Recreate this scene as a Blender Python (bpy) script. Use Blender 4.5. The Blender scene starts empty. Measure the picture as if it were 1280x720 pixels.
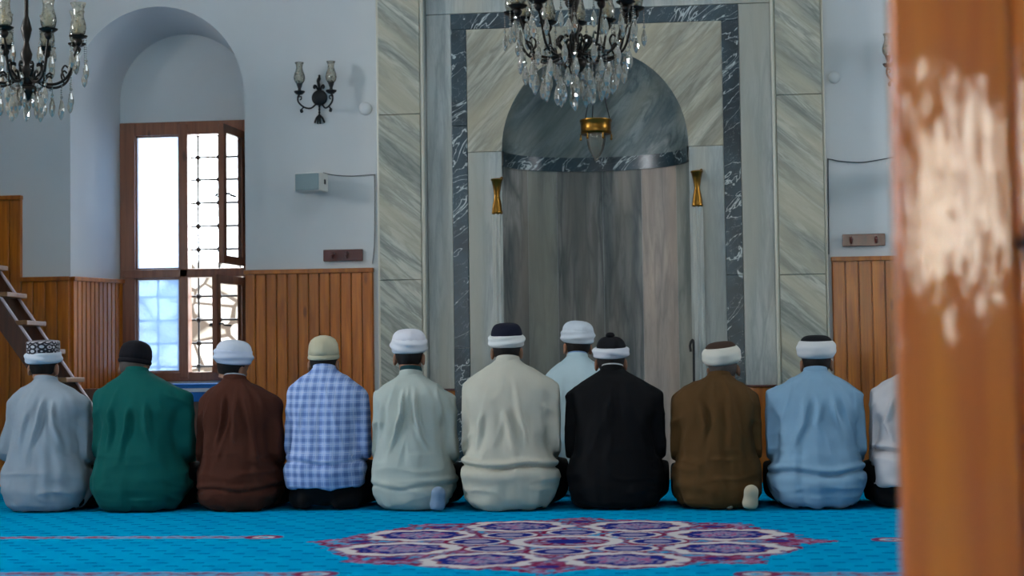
import bpy, math, random
import numpy as np
from mathutils import Vector, Matrix, Euler
random.seed(7)
S = bpy.context.scene
COL = S.collection
PI = math.pi

# ------------------------------------------------------------------ camera
FPX, CH = 2100.0, 0.78
YAW, PITCH, ROLL = math.radians(6.3), math.radians(2.64), 0.0135
cw = np.array([-math.sin(YAW)*math.cos(PITCH), math.cos(YAW)*math.cos(PITCH), math.sin(PITCH)])
cr0 = np.array([math.cos(YAW), math.sin(YAW), 0.0])
cu0 = np.cross(cr0, cw)
cr = cr0*math.cos(ROLL) - cu0*math.sin(ROLL)
cu = cu0*math.cos(ROLL) + cr0*math.sin(ROLL)
CAM = np.array([0, 0, CH])

def at(px, py, Y):
    d = cw + cr*((px-640)/FPX) + cu*((360-py)/FPX)
    p = CAM + d*(Y/d[1])
    return float(p[0]), float(p[2])

cam_data = bpy.data.cameras.new('camera')
cam = bpy.data.objects.new('camera', cam_data)
COL.objects.link(cam)
M = Matrix(((cr[0], cu[0], -cw[0], 0), (cr[1], cu[1], -cw[1], 0), (cr[2], cu[2], -cw[2], CH), (0, 0, 0, 1)))
cam.matrix_world = M
cam_data.sensor_width = 36
cam_data.lens = 36*FPX/1280
cam_data.clip_start = 0.05
cam_data.dof.use_dof = True
cam_data.dof.focus_distance = 9.2
cam_data.dof.aperture_fstop = 2.4
S.camera = cam

# ------------------------------------------------------------------ node helpers
def srgb(r, g, b):
    f = lambda c: (c/255/12.92) if c/255 <= 0.04045 else ((c/255+0.055)/1.055)**2.4
    return (f(r), f(g), f(b), 1)

class NT:
    def __init__(s, name):
        s.m = bpy.data.materials.new(name)
        s.m.use_nodes = True
        s.t = s.m.node_tree
        s.b = s.t.nodes['Principled BSDF']
    def n(s, typ, ins=None, **kw):
        nd = s.t.nodes.new(typ)
        for k, v in kw.items():
            setattr(nd, k, v)
        for k, v in (ins or {}).items():
            s.set(nd.inputs[k], v)
        return nd
    def set(s, sock, v):
        if isinstance(v, bpy.types.NodeSocket):
            s.t.links.new(v, sock)
        elif isinstance(v, bpy.types.Node):
            s.t.links.new(v.outputs[0], sock)
        else:
            sock.default_value = v
    def obj(s, scale=(1, 1, 1), rot=(0, 0, 0), loc=(0, 0, 0)):
        tc = s.n('ShaderNodeTexCoord')
        mp = s.n('ShaderNodeMapping', {0: tc.outputs['Object'], 1: loc, 2: rot, 3: scale})
        return mp.outputs[0]
    def noise(s, vec, scale, detail=4, rough=0.5, dist=0):
        return s.n('ShaderNodeTexNoise', {'Vector': vec, 'Scale': scale, 'Detail': detail, 'Roughness': rough, 'Distortion': dist}).outputs[0]
    def ramp(s, fac, stops):
        r = s.n('ShaderNodeValToRGB', {0: fac})
        el = r.color_ramp.elements
        while len(el) < len(stops):
            el.new(0.5)
        for e, (p, c) in zip(el, stops):
            e.position = p
            e.color = c if not isinstance(c, (int, float)) else (c, c, c, 1)
        return r.outputs[0]
    def mix(s, fac, a, b, mode='MIX'):
        n = s.n('ShaderNodeMix', data_type='RGBA', blend_type=mode)
        s.set(n.inputs[0], fac); s.set(n.inputs[6], a); s.set(n.inputs[7], b)
        return n.outputs[2]
    def math(s, op, a, b=0.0):
        n = s.n('ShaderNodeMath', operation=op)
        s.set(n.inputs[0], a); s.set(n.inputs[1], b)
        return n.outputs[0]
    def bump(s, h, strength=0.3, dist=0.01):
        n = s.n('ShaderNodeBump', {'Strength': strength, 'Distance': dist, 'Height': h})
        s.set(s.b.inputs['Normal'], n.outputs[0])
    def P(s, **kw):
        for k, v in kw.items():
            s.set(s.b.inputs[k.replace('_', ' ')], v)
        return s.m

def plain(name, col, rough=0.6, metal=0.0, var=0.12, nscale=20, spec=0.5, bump=0.0):
    t = NT(name)
    nz = t.noise(t.obj(), nscale, 3)
    c2 = tuple(min(1, c*(1-var)) for c in col[:3]) + (1,)
    c = t.mix(nz, c2, col)
    if bump:
        t.bump(nz, bump, 0.004)
    return t.P(Base_Color=c, Roughness=rough, Metallic=metal, Specular_IOR_Level=spec)

def wood(name, dark, light, rough=0.3, coat=0.3, gscale=1.0, island=0.35, crough=0.12):
    t = NT(name)
    v = t.obj((14*gscale, 14*gscale, 0.9*gscale))
    nz = t.noise(v, 2.2, 5, 0.6, 0.6)
    fine = t.noise(t.obj((90*gscale, 90*gscale, 3*gscale)), 2.0, 2)
    c = t.mix(t.ramp(nz, [(0.3, 0.0), (0.72, 1.0)]), dark, light)
    c = t.mix(t.math('MULTIPLY', fine, 0.35), c, dark)
    geo = t.n('ShaderNodeNewGeometry')
    isl = t.ramp(geo.outputs['Random Per Island'], [(0, (1-island,)*3+(1,)), (1, (1.0, 1.0, 1.0, 1))])
    c = t.mix(1.0, c, isl, 'MULTIPLY')
    # knots
    vo = t.n('ShaderNodeTexVoronoi', {'Vector': t.obj((7, 7, 2.2)), 'Scale': 1.0}).outputs['Distance']
    c = t.mix(t.ramp(vo, [(0.05, 0.7), (0.11, 0.0)]), c, tuple(x*0.35 for x in dark[:3])+(1,))
    t.bump(fine, 0.06, 0.003)
    if crough < 0.1:
        wav = t.math('ADD', t.noise(t.obj((26, 26, 4.5)), 1.0, 3), t.math('MULTIPLY', t.noise(t.obj((70, 70, 6)), 1.0, 1), 0.35))
        nb = t.n('ShaderNodeBump', {'Strength': 0.85, 'Distance': 0.006, 'Height': wav})
        t.set(t.b.inputs['Coat Normal'], nb.outputs[0])
        t.b.inputs['Coat IOR'].default_value = 1.55
    return t.P(Base_Color=c, Roughness=rough, Coat_Weight=coat, Coat_Roughness=crough)

def marble(name, base, vein, rot=0.0, scale=1.0, contrast=0.6, stretch=6.0, rough=0.4, warm=(0.9, 0.82, 0.7), detail=4):
    """veins run along the local x after rotating about y by rot"""
    t = NT(name)
    v = t.obj((1, 1, 1), (0, rot, 0))
    mp = t.n('ShaderNodeMapping', {0: v, 3: (scale*0.7, scale*1.5, scale*stretch)}).outputs[0]
    big = t.noise(mp, 1.3, 2, 0.5, 0.35)
    sharp = t.noise(mp, 2.3, detail, 0.55, 0.5)
    fine = t.noise(mp, 7.0, detail, 0.6, 0.4)
    c = t.mix(t.math('MULTIPLY', t.ramp(big, [(0.38, 1.0), (0.62, 0.0)]), contrast*0.8), base, vein)
    c = t.mix(t.math('MULTIPLY', t.ramp(sharp, [(0.42, 0.0), (0.50, 1.0), (0.60, 0.0)]), contrast*0.9), c, vein)
    c = t.mix(t.math('MULTIPLY', t.ramp(fine, [(0.45, 0.0), (0.52, 1.0), (0.58, 0.0)]), contrast*0.35), c, tuple(x*0.8 for x in vein[:3])+(1,))
    wn = t.noise(mp, 0.8, 2)
    c = t.mix(t.ramp(wn, [(0.42, 0.0), (0.62, 0.75)]), c, tuple(a*b for a, b in zip(base, warm))+(1,))
    return t.P(Base_Color=c, Roughness=rough)

def dark_marble(name):
    t = NT(name)
    v = t.obj()
    big = t.noise(v, 5, 4)
    c = t.ramp(big, [(0.3, srgb(22, 36, 43)), (0.7, srgb(50, 72, 80))])
    wv = t.n('ShaderNodeMapping', {0: t.obj((1, 1, 1), (0, 0.75, 0)), 3: (1.0, 1.0, 2.6)}).outputs[0]
    a = t.noise(wv, 2.4, 4, 0.55, 1.0)
    ln = t.ramp(a, [(0.488, 0.0), (0.496, 1.0), (0.501, 1.0), (0.51, 0.0)])
    b2 = t.noise(wv, 4.6, 4, 0.55, 0.8)
    ln2 = t.ramp(b2, [(0.496, 0.0), (0.5, 0.45), (0.504, 0.0)])
    c = t.mix(t.math('MULTIPLY', t.math('MAXIMUM', ln, ln2), 0.85), c, srgb(205, 214, 212))
    return t.P(Base_Color=c, Roughness=0.3)

def glass(name, rough=0.0, ior=1.5, col=(1, 1, 1, 1)):
    t = NT(name)
    return t.P(Base_Color=col, Roughness=rough, IOR=ior, Transmission_Weight=1.0)

def cloth(name, col, rough=0.9, var=0.15, weave=220, sheen=0.0):
    t = NT(name)
    v = t.obj()
    nz = t.noise(v, 9, 4)
    w = t.noise(t.obj((1, 1, 3)), weave, 2)
    c = t.mix(nz, tuple(x*(1-var) for x in col[:3])+(1,), col)
    c = t.mix(t.math('MULTIPLY', w, 0.25), c, tuple(x*0.7 for x in col[:3])+(1,))
    t.bump(w, 0.15, 0.002)
    return t.P(Base_Color=c, Roughness=rough, Sheen_Weight=sheen, Specular_IOR_Level=0.2)

def plaid(name):
    t = NT(name)
    tc = t.n('ShaderNodeTexCoord')
    sp = t.n('ShaderNodeSeparateXYZ', {0: tc.outputs['Object']})
    def band(c, per, duty, off=0.0):
        f = t.math('FRACT', t.math('ADD', t.math('DIVIDE', c, per), 50+off))
        return t.math('LESS_THAN', f, duty)
    x, z = sp.outputs[0], sp.outputs[2]
    bx = band(x, 0.047, 0.42); bz = band(z, 0.047, 0.42)
    tx = band(x, 0.047, 0.06, 0.28); tz = band(z, 0.047, 0.06, 0.28)
    base, mid, dk = srgb(162, 182, 220), srgb(130, 154, 202), srgb(100, 124, 178)
    s1 = t.math('MULTIPLY', t.math('ADD', bx, bz), 0.5)
    c = t.ramp(s1, [(0.0, base), (0.5, mid), (1.0, dk)])
    ln = t.math('MULTIPLY', t.math('MAXIMUM', tx, tz), 0.55)
    c = t.mix(ln, c, srgb(205, 214, 230))
    w = t.noise(t.obj(), 240, 2)
    t.bump(w, 0.12, 0.002)
    return t.P(Base_Color=c, Roughness=0.9, Specular_IOR_Level=0.2)

# ------------------------------------------------------------------ mesh helpers
class MB:
    def __init__(s):
        s.v, s.f = [], []
    def add(s, vs, fs):
        o = len(s.v)
        s.v += [tuple(map(float, p)) for p in vs]
        s.f += [tuple(i+o for i in f) for f in fs]
        return s
    def box(s, x0, x1, y0, y1, z0, z1):
        v = [(x, y, z) for x in (x0, x1) for y in (y0, y1) for z in (z0, z1)]
        return s.add(v, [(0, 1, 3, 2), (4, 6, 7, 5), (0, 4, 5, 1), (2, 3, 7, 6), (0, 2, 6, 4), (1, 5, 7, 3)])
    def obox(s, c, size, R):
        v = [Vector(c) + R @ Vector((sx*size[0]/2, sy*size[1]/2, sz*size[2]/2)) for sx in (-1, 1) for sy in (-1, 1) for sz in (-1, 1)]
        return s.add(v, [(0, 1, 3, 2), (4, 6, 7, 5), (0, 4, 5, 1), (2, 3, 7, 6), (0, 2, 6, 4), (1, 5, 7, 3)])
    def lathe(s, prof, n=24, c=(0, 0, 0), axis='z', fn=None, R=None):
        vs, fs = [], []
        for (r, z) in prof:
            for k in range(n):
                a = 2*PI*k/n
                rr = r if fn is None else r + fn(a, z, r)
                p = Vector((rr*math.cos(a), rr*math.sin(a), z))
                if axis == 'y':
                    p = Vector((p.x, p.z, p.y))
                if R is not None:
                    p = R @ p
                vs.append((p.x+c[0], p.y+c[1], p.z+c[2]))
        m = len(prof)
        for i in range(m-1):
            for k in range(n):
                a, b = i*n+k, i*n+(k+1) % n
                fs.append((a, b, b+n, a+n))
        if prof[0][0] > 1e-6:
            fs.append(tuple(range(n-1, -1, -1)))
        if prof[-1][0] > 1e-6:
            fs.append(tuple(range((m-1)*n, m*n)))
        return s.add(vs, fs)
    def tube(s, pts, r, n=8, closed=False):
        pts = [Vector(p) for p in pts]
        rs = r if isinstance(r, (list, tuple)) else [r]*len(pts)
        vs, fs = [], []
        up = None
        for i, p in enumerate(pts):
            a = pts[max(0, i-1)]; b = pts[min(len(pts)-1, i+1)]
            t = (b-a).normalized()
            if up is None:
                up = t.orthogonal().normalized()
            up = (up - t*up.dot(t)).normalized()
            sd = t.cross(up)
            for k in range(n):
                an = 2*PI*k/n
                vs.append(p + (up*math.cos(an)+sd*math.sin(an))*rs[i])
        for i in range(len(pts)-1):
            for k in range(n):
                a, b = i*n+k, i*n+(k+1) % n
                fs.append((a, b, b+n, a+n))
        fs.append(tuple(range(n-1, -1, -1)))
        fs.append(tuple(range((len(pts)-1)*n, len(pts)*n)))
        return s.add(vs, fs)
    def grid(s, rows, close_u=False):
        m, n = len(rows), len(rows[0])
        vs = [p for r in rows for p in r]
        fs = []
        for i in range(m-1):
            for k in range(n if close_u else n-1):
                a, b = i*n+k, i*n+(k+1) % n
                fs.append((a, b, b+n, a+n))
        return s.add(vs, fs)
    def ball(s, c, r, n=10):
        r = r if isinstance(r, (list, tuple)) else (r, r, r)
        prof = [(math.sin(PI*i/n), -math.cos(PI*i/n)) for i in range(n+1)]
        vs, fs = [], []
        m = MB().lathe([(max(a, 1e-7), b) for a, b in prof], n*2)
        return s.add([(p[0]*r[0]+c[0], p[1]*r[1]+c[1], p[2]*r[2]+c[2]) for p in m.v], m.f)
    def poly_prism(s, pts, y0, y1):
        """polygon in (x,z), counter-clockwise seen from -y, extruded along y"""
        n = len(pts)
        v = [(x, y0, z) for x, z in pts] + [(x, y1, z) for x, z in pts]
        f = [tuple(range(n)), tuple(range(2*n-1, n-1, -1))]
        f += [(i, i+n, (i+1) % n+n, (i+1) % n) for i in range(n)]
        return s.add(v, f)
    def build(s, name, mat, parent=None, smooth=None, bevel=0, loc=None, rot=None, solid=0, fix=True):
        me = bpy.data.meshes.new(name)
        me.from_pydata(s.v, [], s.f)
        me.validate()
        if fix:
            import bmesh
            bm = bmesh.new(); bm.from_mesh(me)
            bmesh.ops.remove_doubles(bm, verts=bm.verts, dist=1e-6)
            bmesh.ops.recalc_face_normals(bm, faces=bm.faces)
            bm.to_mesh(me); bm.free()
        if smooth:
            me.shade_smooth()
            me.set_sharp_from_angle(angle=math.radians(smooth))
        me.materials.append(mat)
        o = bpy.data.objects.new(name, me)
        COL.objects.link(o)
        if parent is not None:
            o.parent = parent
        if loc is not None:
            o.location = loc
        if rot is not None:
            o.rotation_euler = rot
        if solid:
            md = o.modifiers.new('solid', 'SOLIDIFY'); md.thickness = solid; md.offset = 0
        if bevel:
            md = o.modifiers.new('bevel', 'BEVEL'); md.width = bevel; md.segments = 2; md.limit_method = 'ANGLE'
            md.harden_normals = False
        return o

def spline(pts, n=8):
    """Catmull-Rom through pts"""
    P = [np.array(p, float) for p in pts]
    P = [2*P[0]-P[1]] + P + [2*P[-1]-P[-2]]
    out = []
    for i in range(1, len(P)-2):
        for k in range(n):
            t = k/n
            a, b, c, d = P[i-1], P[i], P[i+1], P[i+2]
            out.append(0.5*((2*b)+(c-a)*t+(2*a-5*b+4*c-d)*t*t+(3*b-a-3*c+d)*t**3))
    out.append(P[-2])
    return [tuple(p) for p in out]

def empty(name, loc, rz=0):
    o = bpy.data.objects.new(name, None)
    COL.objects.link(o)
    o.location = loc
    o.rotation_euler = (0, 0, rz)
    o.empty_display_size = 0.1
    return o

def tag(o, label, cat, group=None, kind=None):
    o['label'] = label
    o['category'] = cat
    if group: o['group'] = group
    if kind: o['kind'] = kind
    return o

def struct(o, label=None):
    o['kind'] = 'structure'
    if label: o['label'] = label
    return o

def copy_tree(o, parent=None):
    c = o.copy(); COL.objects.link(c)
    if parent is not None: c.parent = parent
    for ch in list(o.children):
        copy_tree(ch, c)
    return c

# ------------------------------------------------------------------ materials
m_wall = plain('plaster', srgb(208, 211, 211), 0.85, 0, 0.05, 6, 0.2)
m_ceil = plain('ceiling_plaster', srgb(215, 214, 210), 0.9, 0, 0.05, 6, 0.2)
m_wains = wood('wainscot_wood', srgb(152, 78, 8), srgb(222, 130, 26), 0.36, 0.08)
m_frame_wood = wood('window_wood', srgb(116, 62, 38), srgb(160, 98, 62), 0.35, 0.3, 1.0, 0.15)
m_red_wood = wood('rail_wood', srgb(74, 26, 18), srgb(104, 40, 26), 0.3, 0.4, 1.0, 0.1)
m_stair = wood('stair_wood', srgb(70, 38, 22), srgb(104, 58, 32), 0.35, 0.3, 1.0, 0.1)
m_tread = wood('tread_wood', srgb(120, 80, 42), srgb(150, 106, 60), 0.4, 0.1, 1.0, 0.1)
m_stair_edge = plain('rail_edge', srgb(196, 180, 186), 0.25, 0.0, 0.1)
m_column = wood('column_wood', srgb(206, 96, 0), srgb(238, 134, 6), 0.6, 1.0, 0.5, 0.0, 0.07)
m_marb_l = marble('marble_pilaster', srgb(190, 190, 176), srgb(104, 110, 102), math.radians(-40), 1.3, 0.8)
m_marb_f = marble('marble_spandrel', srgb(192, 188, 170), srgb(116, 114, 100), math.radians(48), 1.2, 0.75)
m_marb_v = marble('marble_upright_veins', srgb(184, 188, 182), srgb(128, 136, 134), math.radians(90), 0.9, 0.55, 6)
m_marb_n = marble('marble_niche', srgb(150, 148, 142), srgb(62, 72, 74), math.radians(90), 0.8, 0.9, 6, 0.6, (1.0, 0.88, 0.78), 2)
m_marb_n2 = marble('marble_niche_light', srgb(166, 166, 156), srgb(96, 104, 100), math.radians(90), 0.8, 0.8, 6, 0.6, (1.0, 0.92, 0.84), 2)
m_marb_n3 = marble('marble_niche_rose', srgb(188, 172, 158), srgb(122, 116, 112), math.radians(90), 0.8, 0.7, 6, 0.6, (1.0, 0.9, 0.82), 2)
m_marb_d = marble('marble_dome', srgb(146, 154, 150), srgb(78, 94, 98), math.radians(50), 1.2, 0.85, 5, 0.55)
m_marb_bead = plain('marble_bead', srgb(200, 196, 178), 0.3, 0, 0.1, 14)
m_marb_dark = dark_marble('dark_marble')
m_brass = plain('brass', srgb(140, 100, 42), 0.32, 1.0, 0.25, 30)
m_bronze = plain('dark_bronze', srgb(40, 33, 27), 0.45, 0.6, 0.4, 40)
m_iron = plain('black_iron', srgb(26, 26, 28), 0.5, 0.4, 0.3, 40)
def crystal_mat():
    t = NT('crystal')
    g = t.n('ShaderNodeBsdfGlass', {'IOR': 1.5, 'Roughness': 0.0, 'Color': (1, 0.98, 0.94, 1)})
    d = t.n('ShaderNodeBsdfTranslucent', {'Color': srgb(250, 238, 212)})
    d2 = t.n('ShaderNodeBsdfDiffuse', {'Color': srgb(250, 238, 212)})
    gl = t.n('ShaderNodeBsdfGlossy', {'Roughness': 0.03})
    a = t.n('ShaderNodeMixShader', {0: 0.5, 1: d.outputs[0], 2: d2.outputs[0]})
    b = t.n('ShaderNodeMixShader', {0: 0.36, 1: g.outputs[0], 2: a.outputs[0]})
    c = t.n('ShaderNodeMixShader', {0: 0.28, 1: b.outputs[0], 2: gl.outputs[0]})
    t.t.links.new(c.outputs[0], t.t.nodes['Material Output'].inputs[0])
    return t.m
m_crystal = crystal_mat()
def shade_mat(name, k):
    t = NT(name)
    nz = t.noise(t.obj((1, 1, 1)), 60, 3)
    tr = t.n('ShaderNodeBsdfTransparent', {'Color': (0.93, 0.92, 0.88, 1)})
    df = t.n('ShaderNodeBsdfDiffuse', {'Color': srgb(240, 236, 222)})
    tl = t.n('ShaderNodeBsdfTranslucent', {'Color': srgb(226, 222, 205)})
    gl = t.n('ShaderNodeBsdfGlossy', {'Roughness': 0.08})
    a = t.n('ShaderNodeMixShader', {0: 0.5, 1: df.outputs[0], 2: tl.outputs[0]})
    fr = t.n('ShaderNodeMath', operation='MULTIPLY_ADD'); t.set(fr.inputs[0], nz); fr.inputs[1].default_value = 0.35; fr.inputs[2].default_value = k
    b = t.n('ShaderNodeMixShader', {0: fr.outputs[0], 1: tr.outputs[0], 2: a.outputs[0]})
    fz = t.n('ShaderNodeFresnel', {'IOR': 1.4})
    c = t.n('ShaderNodeMixShader', {0: fz.outputs[0], 1: b.outputs[0], 2: gl.outputs[0]})
    t.t.links.new(c.outputs[0], t.t.nodes['Material Output'].inputs[0])
    return t.m
m_shade = shade_mat('etched_shade_glass', 0.14)
m_clear = shade_mat('clear_cup_glass', 0.0)
m_candle = plain('candle_sleeve', srgb(226, 206, 150), 0.6, 0, 0.1)
m_pane = glass('window_pane', 0.0, 1.02)
def frosted(name, k, rgh):
    t = NT(name)
    v = t.obj()
    nz = t.noise(v, 40, 3)
    tr = t.n('ShaderNodeBsdfRefraction', {'Roughness': rgh, 'IOR': 1.1, 'Color': (1, 1, 1, 1) if k > 0.5 else (0.5, 0.6, 0.68, 1)})
    tl = t.n('ShaderNodeBsdfTranslucent', {'Color': srgb(200, 225, 250) if k > 0.5 else srgb(165, 190, 222)})
    b = t.n('ShaderNodeMixShader', {0: k, 1: tr.outputs[0], 2: tl.outputs[0]})
    bm = t.n('ShaderNodeBump', {'Strength': 0.5, 'Distance': 0.01, 'Height': nz})
    t.set(tr.inputs['Normal'], bm.outputs[0])
    t.t.links.new(b.outputs[0], t.t.nodes['Material Output'].inputs[0])
    return t.m
m_frost = frosted('frosted_pane', 0.35, 0.06)
m_frost_up = frosted('milky_pane', 0.7, 0.5)
m_blue = cloth('blue_cover', srgb(38, 104, 176), 0.85)
m_whitec = cloth('white_stripe', srgb(215, 220, 228), 0.85)
m_white_plastic = plain('white_plastic', srgb(206, 206, 200), 0.5, 0, 0.05)
m_speaker = plain('speaker_grille', srgb(118, 138, 142), 0.6, 0.1, 0.25, 300)
m_cable = plain('cable', srgb(120, 122, 122), 0.6)
m_cable_dark = plain('dark_cable', srgb(60, 62, 66), 0.6)
m_black = plain('black_rubber', srgb(14, 14, 15), 0.6)

# stone wall outside
def stone_mat():
    t = NT('rubble_stone')
    v = t.obj((1, 1, 1))
    wob = t.noise(v, 3.0, 2)
    vo = t.n('ShaderNodeTexVoronoi', {'Vector': t.obj((3.4, 3.4, 5.2)), 'Scale': 1.0, 'Randomness': 0.9}, feature='DISTANCE_TO_EDGE').outputs[0]
    vc = t.n('ShaderNodeTexVoronoi', {'Vector': t.obj((3.4, 3.4, 5.2)), 'Scale': 1.0, 'Randomness': 0.9}).outputs['Color']
    bw = t.n('ShaderNodeRGBToBW', {0: vc}).outputs[0]
    st = t.ramp(bw, [(0.2, srgb(122, 116, 106)), (0.45, srgb(186, 183, 176)), (0.8, srgb(204, 200, 192))])
    c = t.mix(t.ramp(t.math('ADD', vo, t.math('MULTIPLY', t.math('SUBTRACT', wob, 0.5), 0.12)), [(0.03, 1.0), (0.07, 0.0)]), st, srgb(60, 50, 40))
    return t.P(Base_Color=c, Roughness=0.95)
m_stone = stone_mat()

# ------------------------------------------------------------------ setting: room shell
WY = 11.1                       # plane of the qibla wall
X0, X1, YB, ZC = -6.9, 5.6, -7.0, 5.0
ARC_L, ARC_R = -4.27, -3.04     # front of the window recess
arc_cx = (ARC_L+ARC_R)/2; arc_r = (ARC_R-ARC_L)/2
arc_top = at(200, 8, WY)[1]
spring = arc_top - arc_r*1.04
MIH_L, MIH_R = -2.12, 0.845     # mihrab outer edges

def arch_pts(cx, r, z0, zs, h, n=28):
    """open outline from lower left up, over and down to lower right"""
    pts = [(cx-r, z0), (cx-r, (z0+zs)/2)]
    for k in range(n+1):
        a = PI - PI*k/n
        pts.append((cx+r*math.cos(a), zs+h*math.sin(a)))
    pts += [(cx+r, (z0+zs)/2), (cx+r, z0)]
    return pts

from mathutils.geometry import tessellate_polygon
def holed_plate(outer, holes, y):
    loops = [[Vector((x, z, 0)) for x, z in outer]] + [[Vector((x, z, 0)) for x, z in h] for h in holes]
    tris = tessellate_polygon(loops)
    allp = [p for l in loops for p in l]
    return [(p.x, y, p.y) for p in allp], [tuple(t) for t in tris]

front = arch_pts(arc_cx, arc_r, 0.0, spring, arc_r*1.04)
NBL, NBR = -4.09, -3.13
nb_top = at(262, 42, WY+0.5)[1]
back = arch_pts((NBL+NBR)/2, (NBR-NBL)/2, 0.0, nb_top-0.46, 0.46)
W0, W1, WZ0, WZ1 = -4.07, -3.14, 0.72, 2.53   # window opening in the back of the recess
NY = WY+0.5
mb = MB()
v, f = holed_plate([(X0, 0), (X1, 0), (X1, ZC), (X0, ZC)][::1], [], WY)
# front plate pieces with the arched hole and the mihrab hole cut out
outer = [(X0, 0), (ARC_L, 0)] + front[1:-1] + [(ARC_R, 0), (-1.9, 0), (-1.9, 3.6), (0.6, 3.6), (0.6, 0), (X1, 0), (X1, ZC), (X0, ZC)]
v, f = holed_plate(outer, [], WY)
mb.add(v, f)
mb.grid([[(x, WY, z) for x, z in front], [(x, NY, z) for x, z in back]])
v, f = holed_plate([(back[0][0], 0)] + back[1:-1] + [(back[-1][0], 0)], [[(W0, WZ0), (W1, WZ0), (W1, WZ1), (W0, WZ1)]], NY)
mb.add(v, f)
# outer reveal of the window opening
for a, b in (((W0, WZ0), (W1, WZ0)), ((W1, WZ0), (W1, WZ1)), ((W1, WZ1), (W0, WZ1)), ((W0, WZ1), (W0, WZ0))):
    mb.add([(a[0], NY, a[1]), (b[0], NY, b[1]), (b[0], NY+0.25, b[1]), (a[0], NY+0.25, a[1])], [(0, 1, 2, 3)])
struct(mb.build('wall_front', m_wall, smooth=40, fix=False), 'white plaster wall with arched window recess')

def side_wall(name, axis, c, lo, hi, holes):
    loops_o = [(lo, 0), (hi, 0), (hi, ZC), (lo, ZC)]
    v, f = holed_plate(loops_o, [[(a, z0), (b, z0), (b, z1), (a, z1)] for a, b, z0, z1 in holes], 0)
    sgn = -0.45 if c < 0 else 0.45
    vv = [((c, x, z) if axis == 'x' else (x, c, z)) for x, _, z in v]
    m = MB().add(vv, f)
    for a, b, z0, z1 in holes:
        q = [(a, z0), (b, z0), (b, z1), (a, z1)]
        for i in range(4):
            p, r = q[i], q[(i+1) % 4]
            pts = [(p[0], 0, p[1]), (r[0], 0, r[1]), (r[0], sgn, r[1]), (p[0], sgn, p[1])]
            m.add([((c+d, x, z) if axis == 'x' else (x, c+d, z)) for x, d, z in pts], [(0, 1, 2, 3)])
    return struct(m.build(name, m_wall, fix=False))
LWIN = [(6.7, 7.5, 2.5, 3.9), (1.0, 2.2, 1.0, 3.2)]
RWIN = [(8.7, 9.5, 2.5, 3.9)]
BWIN = [(0.3, 3.7, 1.4, 2.65), (-4.2, -2.8, 1.35, 3.1)]
side_wall('wall_left', 'x', X0, YB, WY, LWIN)
side_wall('wall_right', 'x', X1, YB, WY, RWIN)
side_wall('wall_back', 'y', YB, X0, X1, BWIN)
struct(MB().add([(X0, YB, ZC), (X1, YB, ZC), (X1, WY, ZC), (X0, WY, ZC)], [(0, 1, 2, 3)]).build('ceiling', m_ceil))

# window lattices in the side and back walls
def bars(name, axis, c, a, b, z0, z1, na, nz, t=0.018):
    m = MB()
    def bx(u0, u1, zz0, zz1):
        if axis == 'x': m.box(c-0.02, c+0.02, u0, u1, zz0, zz1)
        else: m.box(u0, u1, c-0.02, c+0.02, zz0, zz1)
    for i in range(na+1):
        u = a+(b-a)*i/na; w = 0.045 if i in (0, na) else t
        if i == na//2: w = 0.035
        bx(u-w, u+w, z0, z1)
    for i in range(nz+1):
        u = z0+(z1-z0)*i/nz; w = 0.045 if i in (0, nz) else t
        bx(a, b, u-w, u+w)
    return struct(m.build(name, m_frame_wood))
bars('window_2', 'x', X0-0.2, *LWIN[0], 4, 6)
bars('window_3', 'x', X1+0.2, *RWIN[0], 4, 6)
bars('window_4', 'y', YB-0.2, *BWIN[0], 12, 5, 0.05)
bars('window_5', 'y', YB-0.2, *BWIN[1], 4, 6)
bars('window_6', 'x', X0-0.2, *LWIN[1], 4, 6)

# ------------------------------------------------------------------ carpeted floor, woven pattern as colours of the pile
def hash2(ix, iy, k=0):
    h = (ix.astype(np.int64)*374761393 + iy.astype(np.int64)*668265263 + k*2147483647) & 0x7fffffff
    h = ((h ^ (h >> 13))*1274126177) & 0x7fffffff
    return ((h ^ (h >> 16)) & 0xffff)/65535.0
def vnoise2(x, y, k=0):
    ix, iy = np.floor(x), np.floor(y)
    fx, fy = x-ix, y-iy
    fx, fy = fx*fx*(3-2*fx), fy*fy*(3-2*fy)
    a, b = hash2(ix, iy, k), hash2(ix+1, iy, k)
    c, d = hash2(ix, iy+1, k), hash2(ix+1, iy+1, k)
    return (a*(1-fx)+b*fx)*(1-fy)+(c*(1-fx)+d*fx)*fy

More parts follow.
